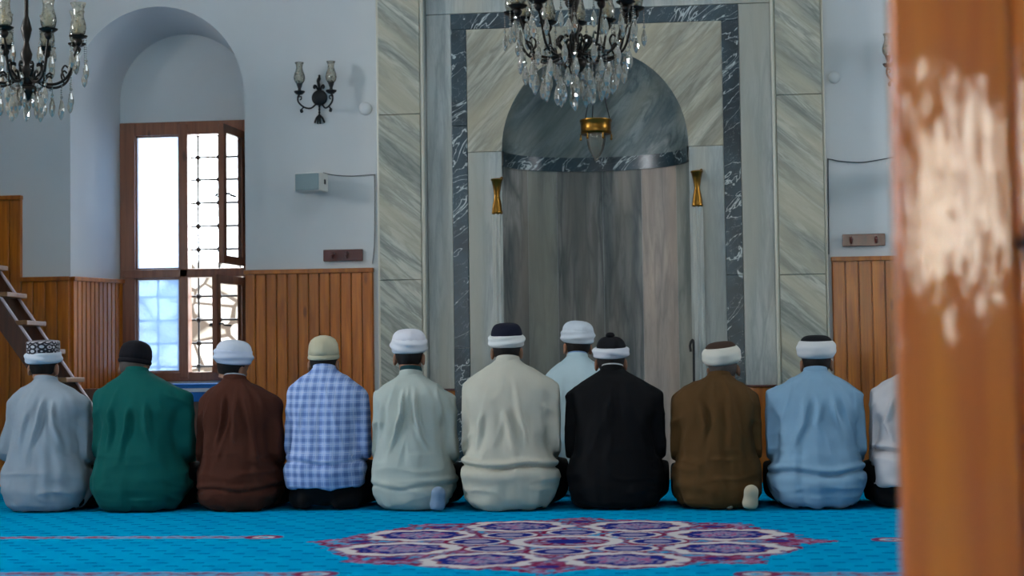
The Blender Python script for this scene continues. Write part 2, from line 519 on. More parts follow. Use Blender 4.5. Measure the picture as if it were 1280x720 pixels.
def carpet():
    xs = np.concatenate([[X0-0.1, -5], np.arange(-4.2, 1.75, 0.0085), [2.2, 3.5, X1+0.1]])
    ys = np.concatenate([[YB-0.1, -3, 0, 3, 5], np.arange(5.95, 9.3, 0.0135), [9.8, 10.5, WY+0.6]])
    X, Y = np.meshgrid(xs, ys)
    teal, tealb, navy = np.array(srgb(0, 158, 206)[:3]), np.array(srgb(0, 130, 190)[:3]), np.array(srgb(40, 36, 118)[:3])
    lil, white, red, pink = [np.array(srgb(*c)[:3]) for c in ((150, 140, 168), (216, 206, 204), (132, 20, 62), (170, 84, 128))]
    C = np.ones(X.shape+(3,))*teal
    n1 = vnoise2(X*60, Y*40, 1); n2 = vnoise2(X*28, Y*20, 2); n3 = vnoise2(X*9, Y*7, 3)
    def put(mask, col, a=1.0):
        m = (mask.astype(float)*a)[..., None]
        C[:] = C*(1-m)+col*m
    put(n3 > 0.55, tealb, 0.25)
    # row lines
    def line(y0, xa, xb):
        inx = (X > xa) & (X < xb)
        d = Y-y0+0.012*np.sin(X*34)
        put(inx & (np.abs(d) < 0.055), lil, 0.3)
        put(inx & (np.abs(d) < 0.05) & (n1 > 0.5), red, 0.85)
        put(inx & (np.abs(np.abs(d)-0.04) < 0.012), white, 0.25)
        for e in (xa, xb):
            rr = np.hypot(X-e, (Y-y0)*1.0)
            put((np.abs(rr-0.07) < 0.02), red, 0.9); put((np.abs(rr-0.04) < 0.014), white, 0.7)
    line(7.66, -9, -2.02); line(6.29, -9, -1.46); line(7.5, 0.82, 9); line(6.29, 0.2, 9); pass
    # medallion
    cx, cy, R = -0.595, 7.45, 1.13
    dx, dy = X-cx, Y-cy
    r = np.hypot(dx, dy); th = np.arctan2(dy, dx)
    edge = R*(0.90+0.075*np.cos(8*th)+0.03*np.cos(24*th)) + 0.07*(n2-0.5)
    inside = r < edge
    put(inside, lil, 0.92)
    put(inside & (n1 > 0.58), red, 0.85)
    put(inside & (n2 > 0.62), pink, 0.6)
    put(inside & (n2 < 0.36), teal, 0.75)
    put((np.abs(r-edge) < 0.03) & (n1 > 0.42), red, 0.95)
    for k in range(8):
        a = PI/8+k*PI/4
        lx, ly = cx+0.755*math.cos(a), cy+0.755*math.sin(a)
        px, py = X-lx, Y-ly
        rad = px*math.cos(a)+py*math.sin(a); tan = -px*math.sin(a)+py*math.cos(a)
        q = np.hypot(rad/1.06, tan/1.0)+0.014*np.cos(8*np.arctan2(tan, rad))
        put((q < 0.29) & (n1 < 0.5), red, 0.9); put((q < 0.27) & (n1 > 0.45), lil, 0.9)
        put(q < 0.25+0.05*(n2-0.5), white); put((q < 0.19) & (q > 0.165), red, 0.9)
        put(q < 0.178, navy); put(q < 0.118, lil); put((q < 0.118) & (n1 > 0.66), pink, 0.9); put((q < 0.175) & (q > 0.12) & (n1 > 0.72), lil, 0.8); put((q < 0.1) & (n1 < 0.3), navy, 0.8)
    for k in range(8):
        a = k*PI/4
        lx, ly = cx+0.40*math.cos(a), cy+0.40*math.sin(a)
        q = np.hypot(X-lx, Y-ly)
        put(q < 0.13, white, 0.9); put(q < 0.105, navy); put(q < 0.06, lil); put((np.abs(q-0.14) < 0.012) & (n1 > 0.3), red)
        lx, ly = cx+0.93*math.cos(a), cy+0.93*math.sin(a)
        q = np.hypot(X-lx, Y-ly)
        put((q < 0.10) & (n1 > 0.35), red, 0.8); put(q < 0.05, navy, 0.9)
    put(np.abs(r-0.22) < 0.03, white); put(r < 0.19, lil); put((r < 0.19) & (n1 > 0.5), red); put(r < 0.09, navy)
    C[(X < -4.19) | (X > 1.74) | (Y < 5.96) | (Y > 9.28)] = teal
    ny, nx = X.shape
    V = np.stack([X, Y, np.zeros_like(X)], -1).reshape(-1, 3)
    i = np.arange(ny*nx).reshape(ny, nx)
    F = np.stack([i[:-1, :-1], i[:-1, 1:], i[1:, 1:], i[1:, :-1]], -1).reshape(-1, 4)
    o = np_mesh('floor', V, F, None)
    at_ = o.data.color_attributes.new('weave', 'FLOAT_COLOR', 'POINT')
    at_.data.foreach_set('color', np.concatenate([C.reshape(-1, 3), np.ones((ny*nx, 1))], 1).astype(np.float32).ravel())
    t = NT('carpet')
    ca = t.n('ShaderNodeVertexColor', layer_name='weave')
    nz = t.noise(t.obj(), 320, 2)
    # little dashes woven in staggered rows over the whole ground
    sp = t.n('ShaderNodeSeparateXYZ', {0: t.n('ShaderNodeTexCoord').outputs['Object']})
    yr = t.math('DIVIDE', sp.outputs[1], 0.11)
    row = t.math('FLOOR', yr)
    u = t.math('ABSOLUTE', t.math('SUBTRACT', t.math('FRACT', t.math('ADD', t.math('DIVIDE', sp.outputs[0], 0.15), t.math('MULTIPLY', row, 0.5))), 0.5))
    w = t.math('ABSOLUTE', t.math('SUBTRACT', t.math('ADD', t.math('FRACT', yr), t.math('MULTIPLY', u, 0.22)), 0.5))
    isg = t.math('LESS_THAN', t.n('ShaderNodeSeparateColor', {0: ca.outputs[0]}).outputs[0], 0.012)
    dash = t.math('MULTIPLY', t.math('MULTIPLY', t.math('LESS_THAN', u, 0.17), t.math('LESS_THAN', w, 0.085)), isg)
    col = t.mix(dash, ca.outputs[0], srgb(0, 62, 124))
    c = t.mix(t.math('MULTIPLY', nz, 0.3), col, (0.0, 0.06, 0.12, 1))
    t.bump(nz, 0.5, 0.006)
    o.data.materials.append(t.P(Base_Color=c, Roughness=0.95, Specular_IOR_Level=0.0))
    return struct(o, 'turquoise mosque carpet with a large round rosette')

def np_mesh(name, V, F, mat, smooth=False):
    me = bpy.data.meshes.new(name)
    k = F.shape[1]
    me.vertices.add(len(V)); me.vertices.foreach_set('co', np.asarray(V, np.float32).ravel())
    me.loops.add(F.size); me.loops.foreach_set('vertex_index', F.astype(np.int32).ravel())
    me.polygons.add(len(F))
    me.polygons.foreach_set('loop_start', np.arange(0, F.size, k, dtype=np.int32))
    me.update(calc_edges=True)
    if smooth: me.shade_smooth()
    if mat: me.materials.append(mat)
    o = bpy.data.objects.new(name, me); COL.objects.link(o)
    return o
carpet()
#PART2
def part(mb, name, mat, root, **kw):
    """mesh given in room coordinates, parented to root without moving it"""
    o = mb.build(name, mat, root, **kw)
    o.matrix_parent_inverse = Matrix.Translation(root.location).inverted()
    return o

# ------------------------------------------------------------------ mihrab
FY, PY = 11.05, 10.93
ax = lambda px, Y=FY, py=250: at(px, py, Y)[0]
mih = empty('mihrab', (-0.64, FY, 0))
tag(mih, 'tall grey marble prayer niche with dark veined border between two pilasters', 'prayer niche')
ZT = 4.3
def slabs(name, x0, x1, y0, y1, cuts, mat, bevel=0.004):
    m = MB()
    for a, b in zip(cuts[:-1], cuts[1:]):
        m.box(x0, x1, y0, y1, a+0.0015, b-0.0015)
    return part(m, name, mat, mih, bevel=bevel)
plx0, plx1 = ax(474, PY), ax(526, PY)
prx0, prx1 = ax(973, PY), ax(1030, PY)
zj = lambda px, py, Y: at(px, py, Y)[1]
slabs('pilaster', plx0, plx1, PY, WY+0.05, [0, zj(500, 350, PY), zj(500, 143, PY), ZT], m_marb_l)
slabs('pilaster', prx0, prx1, PY, WY+0.05, [0, zj(1000, 343, PY), zj(1000, 118, PY), ZT], m_marb_l)
for x in (plx1+0.012, prx0-0.014):
    part(MB().lathe([(0.014, 0.0), (0.014, ZT)], 12, (x, PY+0.02, 0)), 'bead', m_marb_bead, mih, smooth=50)
    part(MB().box(x-0.012, x+0.012, PY+0.03, WY+0.04, 0, ZT), 'return', m_marb_v, mih)
for x in (plx0-0.012, prx1+0.012):
    part(MB().box(x-0.009, x+0.009, PY+0.045, WY+0.02, 0.0, ZT), 'edge_strip', m_marb_bead, mih, bevel=0.006)
xL0, xL1 = plx1+0.026, ax(566)
xR0, xR1 = ax(927), prx0-0.026
zb1, zb0 = 3.135, 3.03
ZP = 0.632
th = 0.03
part(MB().box(xL0, xL1-0.002, FY, FY+th, ZP, zb1), 'side_panel', m_marb_v, mih, bevel=0.003)
part(MB().box(xR0+0.002, xR1, FY, FY+th, ZP, zb1), 'side_panel', m_marb_v, mih, bevel=0.003)
part(MB().box(xL0, xR1, FY, FY+th, zb1+0.003, ZT), 'top_panel', m_marb_v, mih, bevel=0.003)
for a, b in ((xL0, xL1), (xR0, xR1)):
    part(MB().box(a, b, FY-0.005, FY+th, 0, ZP-0.012), 'plinth_panel', m_wains, mih, bevel=0.004)
    part(MB().box(a, b, FY-0.02, FY+th, ZP-0.012, ZP), 'plinth_rail', m_red_wood, mih, bevel=0.003)
xi0, xi1 = ax(585), ax(906)
m = MB()
m.box(xL1, xi0, FY-0.004, FY+th, 0.0, 0.9); m.box(xL1, xi0, FY-0.004, FY+th, 0.902, 2.38); m.box(xL1, xi0, FY-0.004, FY+th, 2.382, zb0-0.001)
m.box(xi1, xR0, FY-0.004, FY+th, 0.0, 1.35); m.box(xi1, xR0, FY-0.004, FY+th, 1.352, 2.7); m.box(xi1, xR0, FY-0.004, FY+th, 2.702, zb0-0.001)
m.box(xL1, -0.62, FY-0.004, FY+th, zb0, zb1); m.box(-0.618, xR0, FY-0.004, FY+th, zb0, zb1)
part(m, 'dark_border', m_marb_dark, mih, bevel=0.002)
nc = (ax(628)+ax(862))/2; na = (ax(862)-ax(628))/2; nh = 0.665; nz = 2.205; nd = 0.50
def spandrel(sgn):
    xo = xi0 if sgn < 0 else xi1
    arc = []
    for k in range(25):
        a = PI/2*k/24
        arc.append((nc+sgn*na*math.cos(a), nz+nh*math.sin(a)))
    pts = [(xo-sgn*0.002, nz), ] + arc + [(nc, zb0-0.002), (xo-sgn*0.002, zb0-0.002)]
    tris = tessellate_polygon([[Vector((x, z, 0)) for x, z in pts]])
    n = len(pts)
    mm = MB().add([(x, FY, z) for x, z in pts]+[(x, FY+th, z) for x, z in pts],
                  [tuple(t) for t in tris]+[tuple(i+n for i in reversed(t)) for t in tris]+[(i, i+n, (i+1) % n+n, (i+1) % n) for i in range(n)])
    return part(mm, 'spandrel', m_marb_f, mih)
spandrel(-1); spandrel(1)
part(MB().box(xi0+0.002, nc-na, FY, FY+th, 0, nz-0.003), 'inner_panel', m_marb_v, mih, bevel=0.002)
part(MB().box(nc+na, xi1-0.002, FY, FY+th, 0, nz-0.003), 'inner_panel', m_marb_v, mih, bevel=0.002)
def ring(z, f=1.0, n=40, off=0.0):
    return [(nc+(na-off)*f*math.cos(PI-PI*k/n), FY+0.0+(nd-off)*f*math.sin(PI*k/n), z) for k in range(n+1)]
zr = nz-0.095
def ring_seg(z, a0, a1, n=14):
    return [(nc+na*math.cos(t), FY+nd*math.sin(t), z) for t in np.linspace(a0, a1, n)]
cuts = [180, 141, 118, 88, 62, 31, 0]  # slab tones combine marble variation with the niche's lit and shaded zones
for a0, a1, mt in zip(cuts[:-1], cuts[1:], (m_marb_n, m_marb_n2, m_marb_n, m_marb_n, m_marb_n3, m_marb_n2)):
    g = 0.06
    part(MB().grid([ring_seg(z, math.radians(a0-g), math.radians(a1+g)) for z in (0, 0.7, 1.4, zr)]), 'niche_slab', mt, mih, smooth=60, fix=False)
bandrows = [ring(zr), ring(zr, off=0.012), ring(nz, off=0.012), ring(nz)]
part(MB().grid(bandrows), 'niche_band', m_marb_dark, mih, smooth=30, fix=False)
rows = []
for i in range(17):
    e = PI/2*i/16
    rows.append(ring(nz+nh*math.sin(e), max(math.cos(e), 1e-4)))
part(MB().grid(rows), 'niche_dome', m_marb_d, mih, smooth=60, fix=False)
# masonry closing the hole behind the mihrab belongs to the wall
m = MB().box(-2.0, 0.7, WY+0.75, WY+0.8, -0.1, 3.7)
m.box(-2.0, -1.9, WY, WY+0.8, -0.1, 3.7).box(0.6, 0.7, WY, WY+0.8, -0.1, 3.7).box(-2.0, 0.7, WY, WY+0.8, 3.6, 3.7)
m.box(X0, X1, WY+0.75, WY+0.8, -0.1, 0.3)
struct(m.build('wall_niche_back', m_wall))

# slim colonnettes flanking the niche
def colonnette(px, py_top, label):
    Y = FY-0.055
    x, zt = at(px, py_top, Y)
    r = empty('colonnette', (x, Y, 0))
    tag(r, label, 'column', 'marble colonnettes beside the niche')
    h = 0.225
    prof = [(0.026, zt-h-0.012), (0.034, zt-h-0.006), (0.036, zt-h+0.004), (0.033, zt-h+0.012), (0.030, zt-h+0.04), (0.017, zt-h*0.52), (0.0165, zt-h*0.48),
            (0.024, zt-h*0.25), (0.034, zt-h*0.06), (0.040, zt-0.006), (0.040, zt), (0.034, zt+0.004), (0, zt+0.005)]
    MB().lathe(prof, 20, fn=lambda a, z, q: 0.0018*math.cos(10*a)).build('brass_capital', m_brass, r, smooth=50)
    sh = [(0.033, 0.16), (0.030, 0.2), (0.030, zt-h-0.008)]
    MB().lathe(sh, 48, fn=lambda a, z, q: 0.0052*math.cos(7*a)).build('fluted_shaft', m_marb_v, r, smooth=50)
    MB().lathe([(0.048, 0.0), (0.048, 0.05), (0.040, 0.07), (0.044, 0.10), (0.036, 0.14), (0.034, 0.17)], 20).build('base', m_marb_bead, r, smooth=40)
    MB().tube([(0, 0.0, zt-0.02), (0.03, 0.02, zt+0.012), (0.032, 0.05, zt+0.01)], 0.008).build('hook', m_brass, r, smooth=50)
    return r
colonnette(621, 224, 'slim fluted marble colonnette with brass hourglass top behind the beige robed worshipper')
colonnette(871, 214, 'slim fluted marble colonnette with brass hourglass top beside the hanging black hooked stick')
# hooked stick leaning in the corner of the niche
x, z = at(866, 428, FY-0.12)
pts = spline([(x-0.014, FY-0.12, z-0.06), (x-0.018, FY-0.12, z-0.02), (x-0.008, FY-0.12, z+0.008), (x+0.004, FY-0.12, z-0.01), (x+0.003, FY-0.11, z-0.25), (x-0.004, FY-0.16, 0.0)], 8)
o = MB().tube(pts, 0.008, 8).build('walking_stick', m_black, smooth=60)
tag(o, 'thin black hook handled stick leaning against the marble beside the niche', 'stick')

# ------------------------------------------------------------------ wood panelling (setting)
def panelling(name, p0, p1, z1, bw, mat, inward, cap=0.03, z0=0.0):
    p0, p1 = np.array(p0, float), np.array(p1, float)
    L = np.linalg.norm(p1-p0); d = (p1-p0)/L
    nrm = np.array(inward, float)
    n = max(1, round(L/bw)); w = L/n
    m = MB()
    def prism(a, b, t0, t1, za, zb):
        q = [p0+d*a+nrm*t0, p0+d*b+nrm*t0, p0+d*b+nrm*t1, p0+d*a+nrm*t1]
        v = [(k[0], k[1], za) for k in q]+[(k[0], k[1], zb) for k in q]
        m.add(v, [(3, 2, 1, 0), (4, 5, 6, 7)]+[(i, (i+1) % 4, (i+1) % 4+4, i+4) for i in range(4)])
    prism(0, L, -0.004, 0.008, z0, z1)
    for k in range(n):
        prism(k*w+0.0038, (k+1)*w-0.0038, 0.004, 0.026, z0, z1-0.004)
    prism(-0.004, L+0.004, -0.004, 0.042, z1-cap, z1)
    return struct(m.build(name, mat, bevel=0.004))
XT = -4.612
panelling('trim_1', (XT, WY), (ARC_L, WY), 1.43, 0.085, m_wains, (0, -1))
panelling('trim_2', (X0, WY), (XT, WY), 1.995, 0.085, m_wains, (0, -1))
rd = np.array([NBL-ARC_L, 0.5]); rd /= np.linalg.norm(rd)
panelling('trim_3', (ARC_L, WY), (NBL, NY), 1.43, 0.044, m_wains, (rd[1], -rd[0]))
panelling('trim_4', (ARC_R, WY), (-2.16, WY), 1.447, 0.0735, m_wains, (0, -1))
panelling('trim_5', (0.872, WY), (X1, WY), 1.457, 0.085, m_wains, (0, -1))

# ------------------------------------------------------------------ window_1 in its recess
win = empty('window_1', ((W0+W1)/2, NY, WZ0))
struct(win, 'brown wooden window with one casement leaf open and iron lattice outside')
FW0, FW1 = NY+0.0, NY+0.07
wx = lambda px: at(px, 300, NY)[0]
ml, mr = wx(225), wx(236)
lo_t, up_b = at(240, 347, NY)[1], at(240, 336, NY)[1]
m = MB()
m.box(W0-0.02, wx(170), FW0-0.02, FW1, WZ0-0.02, WZ1+0.02)
m.box(W1-0.05, W1+0.02, FW0-0.02, FW1, WZ0-0.02, WZ1+0.02)
m.box(W0, W1, FW0-0.015, FW1, WZ1-0.075, WZ1+0.02)
m.box(W0, W1, FW0-0.015, FW1, WZ0-0.02, WZ0+0.045)
m.box(ml, mr, FW0-0.025, FW1, WZ0, WZ1)
m.box(W0, W1, FW0-0.025, FW1, lo_t, up_b)
part(m, 'frame', m_frame_wood, win, bevel=0.006)
m = MB()
xa = wx(170)
for (z0, z1) in ((WZ0+0.045, lo_t), (up_b, WZ1-0.075)):
    for q in ((xa, xa+0.012, z0, z1), (ml-0.012, ml, z0, z1), (xa, ml, z0, z0+0.012), (xa, ml, z1-0.012, z1)):
        m.box(q[0], q[1], FW0+0.0, FW0+0.03, q[2], q[3])
part(m, 'glazing_bead', m_frame_wood, win)
part(MB().box(xa, ml, FW0+0.03, FW0+0.036, WZ0+0.045, lo_t), 'frosted_pane', m_frost, win)['label'] = 'frosted lower glass pane'
part(MB().box(xa, ml, FW0+0.03, FW0+0.036, up_b, WZ1-0.075), 'frosted_pane', m_frost_up, win)['label'] = 'milky upper glass pane'
def sash(z0, z1, ang, width):
    """leaf hinged on the right jamb, opening into the room"""
    o = empty('casement_leaf', (0, 0, 0))
    o.parent = win
    o.location = (W1-0.045-win.location.x, -0.03, 0)
    o.rotation_euler = (0, 0, math.radians(180+ang))
    z0 -= WZ0; z1 -= WZ0
    m = MB(); t = 0.055
    m.box(0, t, -0.02, 0.02, z0, z1); m.box(width-t, width, -0.02, 0.02, z0, z1)
    m.box(0, width, -0.02, 0.02, z0, z0+t); m.box(0, width, -0.02, 0.02, z1-t, z1)
    m.build('leaf_frame', m_frame_wood, o, bevel=0.005)
    MB().box(t, width-t, -0.003, 0.003, z0+t, z1-t).build('pane', m_pane, o)
    zm = (z0+z1)/2
    mm = MB().tube([(width-0.03, -0.02, zm), (width-0.03, -0.05, zm), (width-0.03, -0.055, zm-0.01), (width-0.12, -0.055, zm-0.012)], 0.007)
    mm.tube([(width-0.03, 0.02, zm), (width-0.03, 0.05, zm), (width-0.03, 0.055, zm-0.01), (width-0.12, 0.055, zm-0.012)], 0.007)
    mm.build('handle', m_iron, o, smooth=50)
sash(up_b+0.01, WZ1-0.07, 84, 0.40)
sash(WZ0+0.04, lo_t-0.01, 76, 0.40)
gr = MB()
GY = NY+0.2
gx = [at(p, 300, GY)[0] for p in (172, 197.5, 222.5, 248, 274, 300)]
gz = [at(247, p, GY)[1] for p in (458, 429, 400, 370.5, 341, 312, 283, 254, 225, 197, 169)]
for x in gx: gr.tube([(x, GY, WZ0-0.05), (x, GY, WZ1+0.05)], 0.008, 8)
for z in gz: gr.tube([(W0-0.05, GY, z), (W1+0.05, GY, z)], 0.008, 8)
for x in gx:
    for z in gz: gr.ball((x, GY, z), 0.021, 6)
part(gr, 'iron_lattice', m_iron, win, smooth=50)

# sill slab with its blue woven cover
sr = empty('sill_cover', ((ARC_L+ARC_R)/2, WY, 0.55))
tag(sr, 'blue woven cover with a white stripe hanging over the window sill', 'sill cover')
sx0, sx1 = at(200, 485, WY-0.05)[0]-0.25, -2.98
zt = 0.685
part(MB().box(sx0+0.02, ARC_R-0.06, WY-0.055, NY-0.03, zt-0.02, zt), 'top_cloth', m_blue, sr, bevel=0.004)
zs0, zs1 = at(240, 490, WY-0.07)[1], at(240, 485.5, WY-0.07)[1]
part(MB().box(sx0, ARC_R-0.03, WY-0.075, WY-0.045, 0.565, zt), 'front_drop', m_blue, sr, bevel=0.006)
part(MB().box(sx0, ARC_R-0.03, WY-0.078, WY-0.07, zs0, zs1), 'white_stripe', m_whitec, sr)
m = MB().box(ARC_L+0.04, ARC_R-0.01, WY-0.04, NY, 0.0, 0.66)
struct(m.build('window_sill', m_stair, bevel=0.005), 'brown wooden sill box under the window')

# rubble wall in the yard outside
m = MB()
top = [(-7.0+0.25*k, 1.62+0.08*math.sin(k*1.7)+0.05*math.sin(k*3.1)) for k in range(21)]
pts = [(-7.0, -0.5), (-2.0, -0.5)] + [(x, z) for x, z in reversed(top)]
m.poly_prism(pts, 13.4, 13.8)
tag(struct(m.build('exterior_wall', m_stone)), 'sunlit rubble stone garden wall outside the window', 'wall')
MB().add([(-14, WY+0.9, -0.5), (6, WY+0.9, -0.5), (6, 26, -0.5), (-14, 26, -0.5)], [(0, 1, 2, 3)])
struct(MB().add([(-14, WY+0.9, -0.5), (6, WY+0.9, -0.5), (6, 26, -0.5), (-14, 26, -0.5)], [(0, 1, 2, 3)]).build('outside_ground', plain('dry_ground', srgb(190, 180, 160), 0.95)))

# ------------------------------------------------------------------ wooden pulpit stair at the left
SY0, SY1 = 10.35, 10.68
st = empty('pulpit_stair', (-4.7, (SY0+SY1)/2, 0))
tag(st, 'dark wooden pulpit stair rising to the left beside the wall panelling', 'stair')
A, B = at(0, 374, SY0), at(88, 502, SY0)
sl = (B[1]-A[1])/(B[0]-A[0])
xt, xb = -5.25, B[0]+(0.0-B[1])/sl
zf = lambda x: A[1]+sl*(x-A[0])
for Y in (SY0, SY1-0.035):
    d = 0.15
    pts = [(xb-d*0.8, 0.0), (xb, 0.0), (xt, zf(xt)), (xt, zf(xt)-d*1.6)]
    part(MB().poly_prism(pts, Y, Y+0.035), 'stringer', m_stair, st, bevel=0.004)
    part(MB().tube([(xb, Y+0.017, 0.006), (xt, Y+0.017, zf(xt)+0.006)], 0.012, 8), 'edge_moulding', m_stair_edge, st, smooth=50)
zt0 = at(85, 475, SY0)[1]
for k in range(-3, 6):
    z = zt0+0.185*k
    x = A[0]+(z-A[1])/sl
    part(MB().box(x-0.01, x+0.07, SY0+0.002, SY1-0.002, z-0.016, z+0.016), 'tread', m_tread, st, bevel=0.005)
part(MB().box(xt-1.3, xt, 8.7, SY1+0.3, 0, zf(xt)-0.02), 'shade_platform', m_stair, st, bevel=0.01)  # platform and parapets lie out of view, stretched forward to shade the left panelling
part(MB().box(xt-1.3, xt-1.26, 8.7, SY1+0.3, zf(xt)-0.02, zf(xt)+0.8), 'shade_parapet', m_stair, st, bevel=0.005)
part(MB().box(xt-1.26, xt, 8.7, 8.74, zf(xt)-0.02, zf(xt)+0.8), 'shade_parapet', m_stair, st, bevel=0.005)

# ------------------------------------------------------------------ things on the wall
def coat_rack(pxa, pxb, pya, pyb, hooks, label):
    (xa, za), (xb_, zb_) = at(pxa, pyb, WY), at(pxb, pya, WY)
    r = empty('coat_rack', ((xa+xb_)/2, WY, za))
    tag(r, label, 'coat rack', 'wooden hook boards on the wall')
    part(MB().box(xa, xb_, WY-0.022, WY-0.001, za, zb_), 'board', m_red_wood, r, bevel=0.004)
    for h in hooks:
        x = xa+(xb_-xa)*h; zc = (za+zb_)/2
        p = spline([(x, WY-0.022, zc+0.012), (x, WY-0.05, zc+0.014), (x, WY-0.062, zc-0.006), (x, WY-0.047, zc-0.022)], 6)
        part(MB().tube(p, [0.0085]*(len(p)-2)+[0.007, 0.006], 8).ball((x, WY-0.062, zc+0.002), 0.012, 6), 'hook', m_red_wood, r, smooth=60)
    return r
coat_rack(405, 454, 311.5, 327, (0.27, 0.62), 'small reddish brown hook board above the panelling left of the prayer niche')
rr = coat_rack(1053, 1106, 292, 308.5, (0.2, 0.78), 'small reddish brown hook board above the panelling right of the prayer niche')

def disc(px, py, rpx, label):
    x, z = at(px, py, WY)
    r = rpx*11/FPX
    o = MB().lathe([(r, 0), (r, -0.008), (r*0.86, -0.016), (r*0.5, -0.021), (0, -0.022)], 24, axis='y').build('mounted_cover', m_wall, smooth=40, loc=(x, WY, z))
    tag(o, label, 'wall cover', 'round white covers on the wall')
disc(457, 136, 8.5, 'round white cover on the wall beside the left marble pilaster')
disc(1043, 97, 7.5, 'round white cover on the wall beside the right marble pilaster')

def speaker(px, py, ang, label, sgn=1):
    Y = WY-0.16
    x, z = at(px, py, Y)
    r = empty('wall_speaker', (x, Y, z))
    r.rotation_euler = (math.radians(0), 0, math.radians(ang))
    tag(r, label, 'speaker', 'box speakers on the wall')
    MB().box(-0.092, 0.092, -0.068, 0.075, -0.062, 0.062).build('cabinet', m_white_plastic, r, bevel=0.008)
    MB().box(-0.084, 0.084, -0.074, -0.066, -0.055, 0.055).build('grille', m_speaker, r, bevel=0.006)
    MB().tube([(0, 0.07, 0), (0, 0.15, 0)], 0.018, 10).lathe([(0.035, 0.15), (0.035, 0.16)], 12, axis='y').build('bracket', m_white_plastic, r, smooth=50, rot=(0, 0, -math.radians(ang)))
    MB().box(0.0925, 0.094, 0.0, 0.028, -0.012, 0.02).build('side_badge', m_black, r)
    return r
speaker(389, 228.5, -10, 'small white box speaker with grey grille left of the prayer niche')
speaker(1136, 214, 24, 'small white box speaker right of the prayer niche behind the post')
def cable(pts, r, mat, label):
    o = MB().tube(spline(pts, 6), r, 6).build('speaker_cable', mat, smooth=60)
    tag(o, label, 'cable', 'thin cables along the wall')
def wp(px, py, off=0.008):
    x, z = at(px, py, WY-off); return (x, WY-off, z)
cable([wp(404, 216, 0.12), wp(418, 219, 0.03), wp(440, 220), wp(466, 218.5), wp(468, 222), wp(468.5, 260), wp(468, 305), wp(465.5, 330)], 0.0035, m_cable, 'thin pale cable running from the left speaker to the marble pilaster')
cable([wp(1036, 318), wp(1035.5, 260), wp(1035, 204), wp(1036, 199), wp(1050, 201.5), wp(1075, 203), wp(1095, 200.5), wp(1125, 195, 0.05)], 0.0035, m_cable_dark, 'thin dark cable sagging along the wall right of the niche')

# ------------------------------------------------------------------ varnished post close to the camera
CY = 2.6
cx0, cx1 = at(1121, 360, CY)[0], at(1271, 360, CY)[0]
cl = empty('wooden_post', ((cx0+cx1)/2, CY+0.03, 0))
tag(cl, 'broad varnished orange brown wooden post standing close at the right edge', 'post')
def roundbox(x0, x1, y0, y1, r, z0, z1, n=6):
    pts = []
    for cx, cy, a0 in ((x1-r, y1-r, 0), (x0+r, y1-r, PI/2), (x0+r, y0+r, PI), (x1-r, y0+r, 1.5*PI)):
        for k in range(n+1):
            a = a0+PI/2*k/n
            pts.append((cx+r*math.cos(a), cy+r*math.sin(a)))
    N = len(pts)
    rows = [[(x, y, z) for x, y in pts] for z in (z0, z1)]
    m = MB().grid(rows, True)
    m.f += [tuple(range(N-1, -1, -1)), tuple(range(N, 2*N))]
    return m
part(roundbox(cx0, cx1, CY, CY+0.06, 0.012, 0, ZC), 'shaft', m_column, cl, smooth=50)
part(roundbox(cx1+0.006, cx1+0.16, CY+0.022, CY+0.06, 0.012, 0, ZC), 'side_board', m_column, cl, smooth=50)
kx, kz = at(1283, 303, CY)
part(MB().lathe([(0.0, -0.05), (0.012, -0.05), (0.016, -0.035), (0.009, -0.02), (0.009, 0.024)], 16, (kx+0.0, CY, kz), axis='y').tube([(kx, CY-0.045, kz-0.03), (kx, CY-0.045, kz+0.03)], 0.011, 10), 'latch_handle', m_iron, cl, smooth=50)
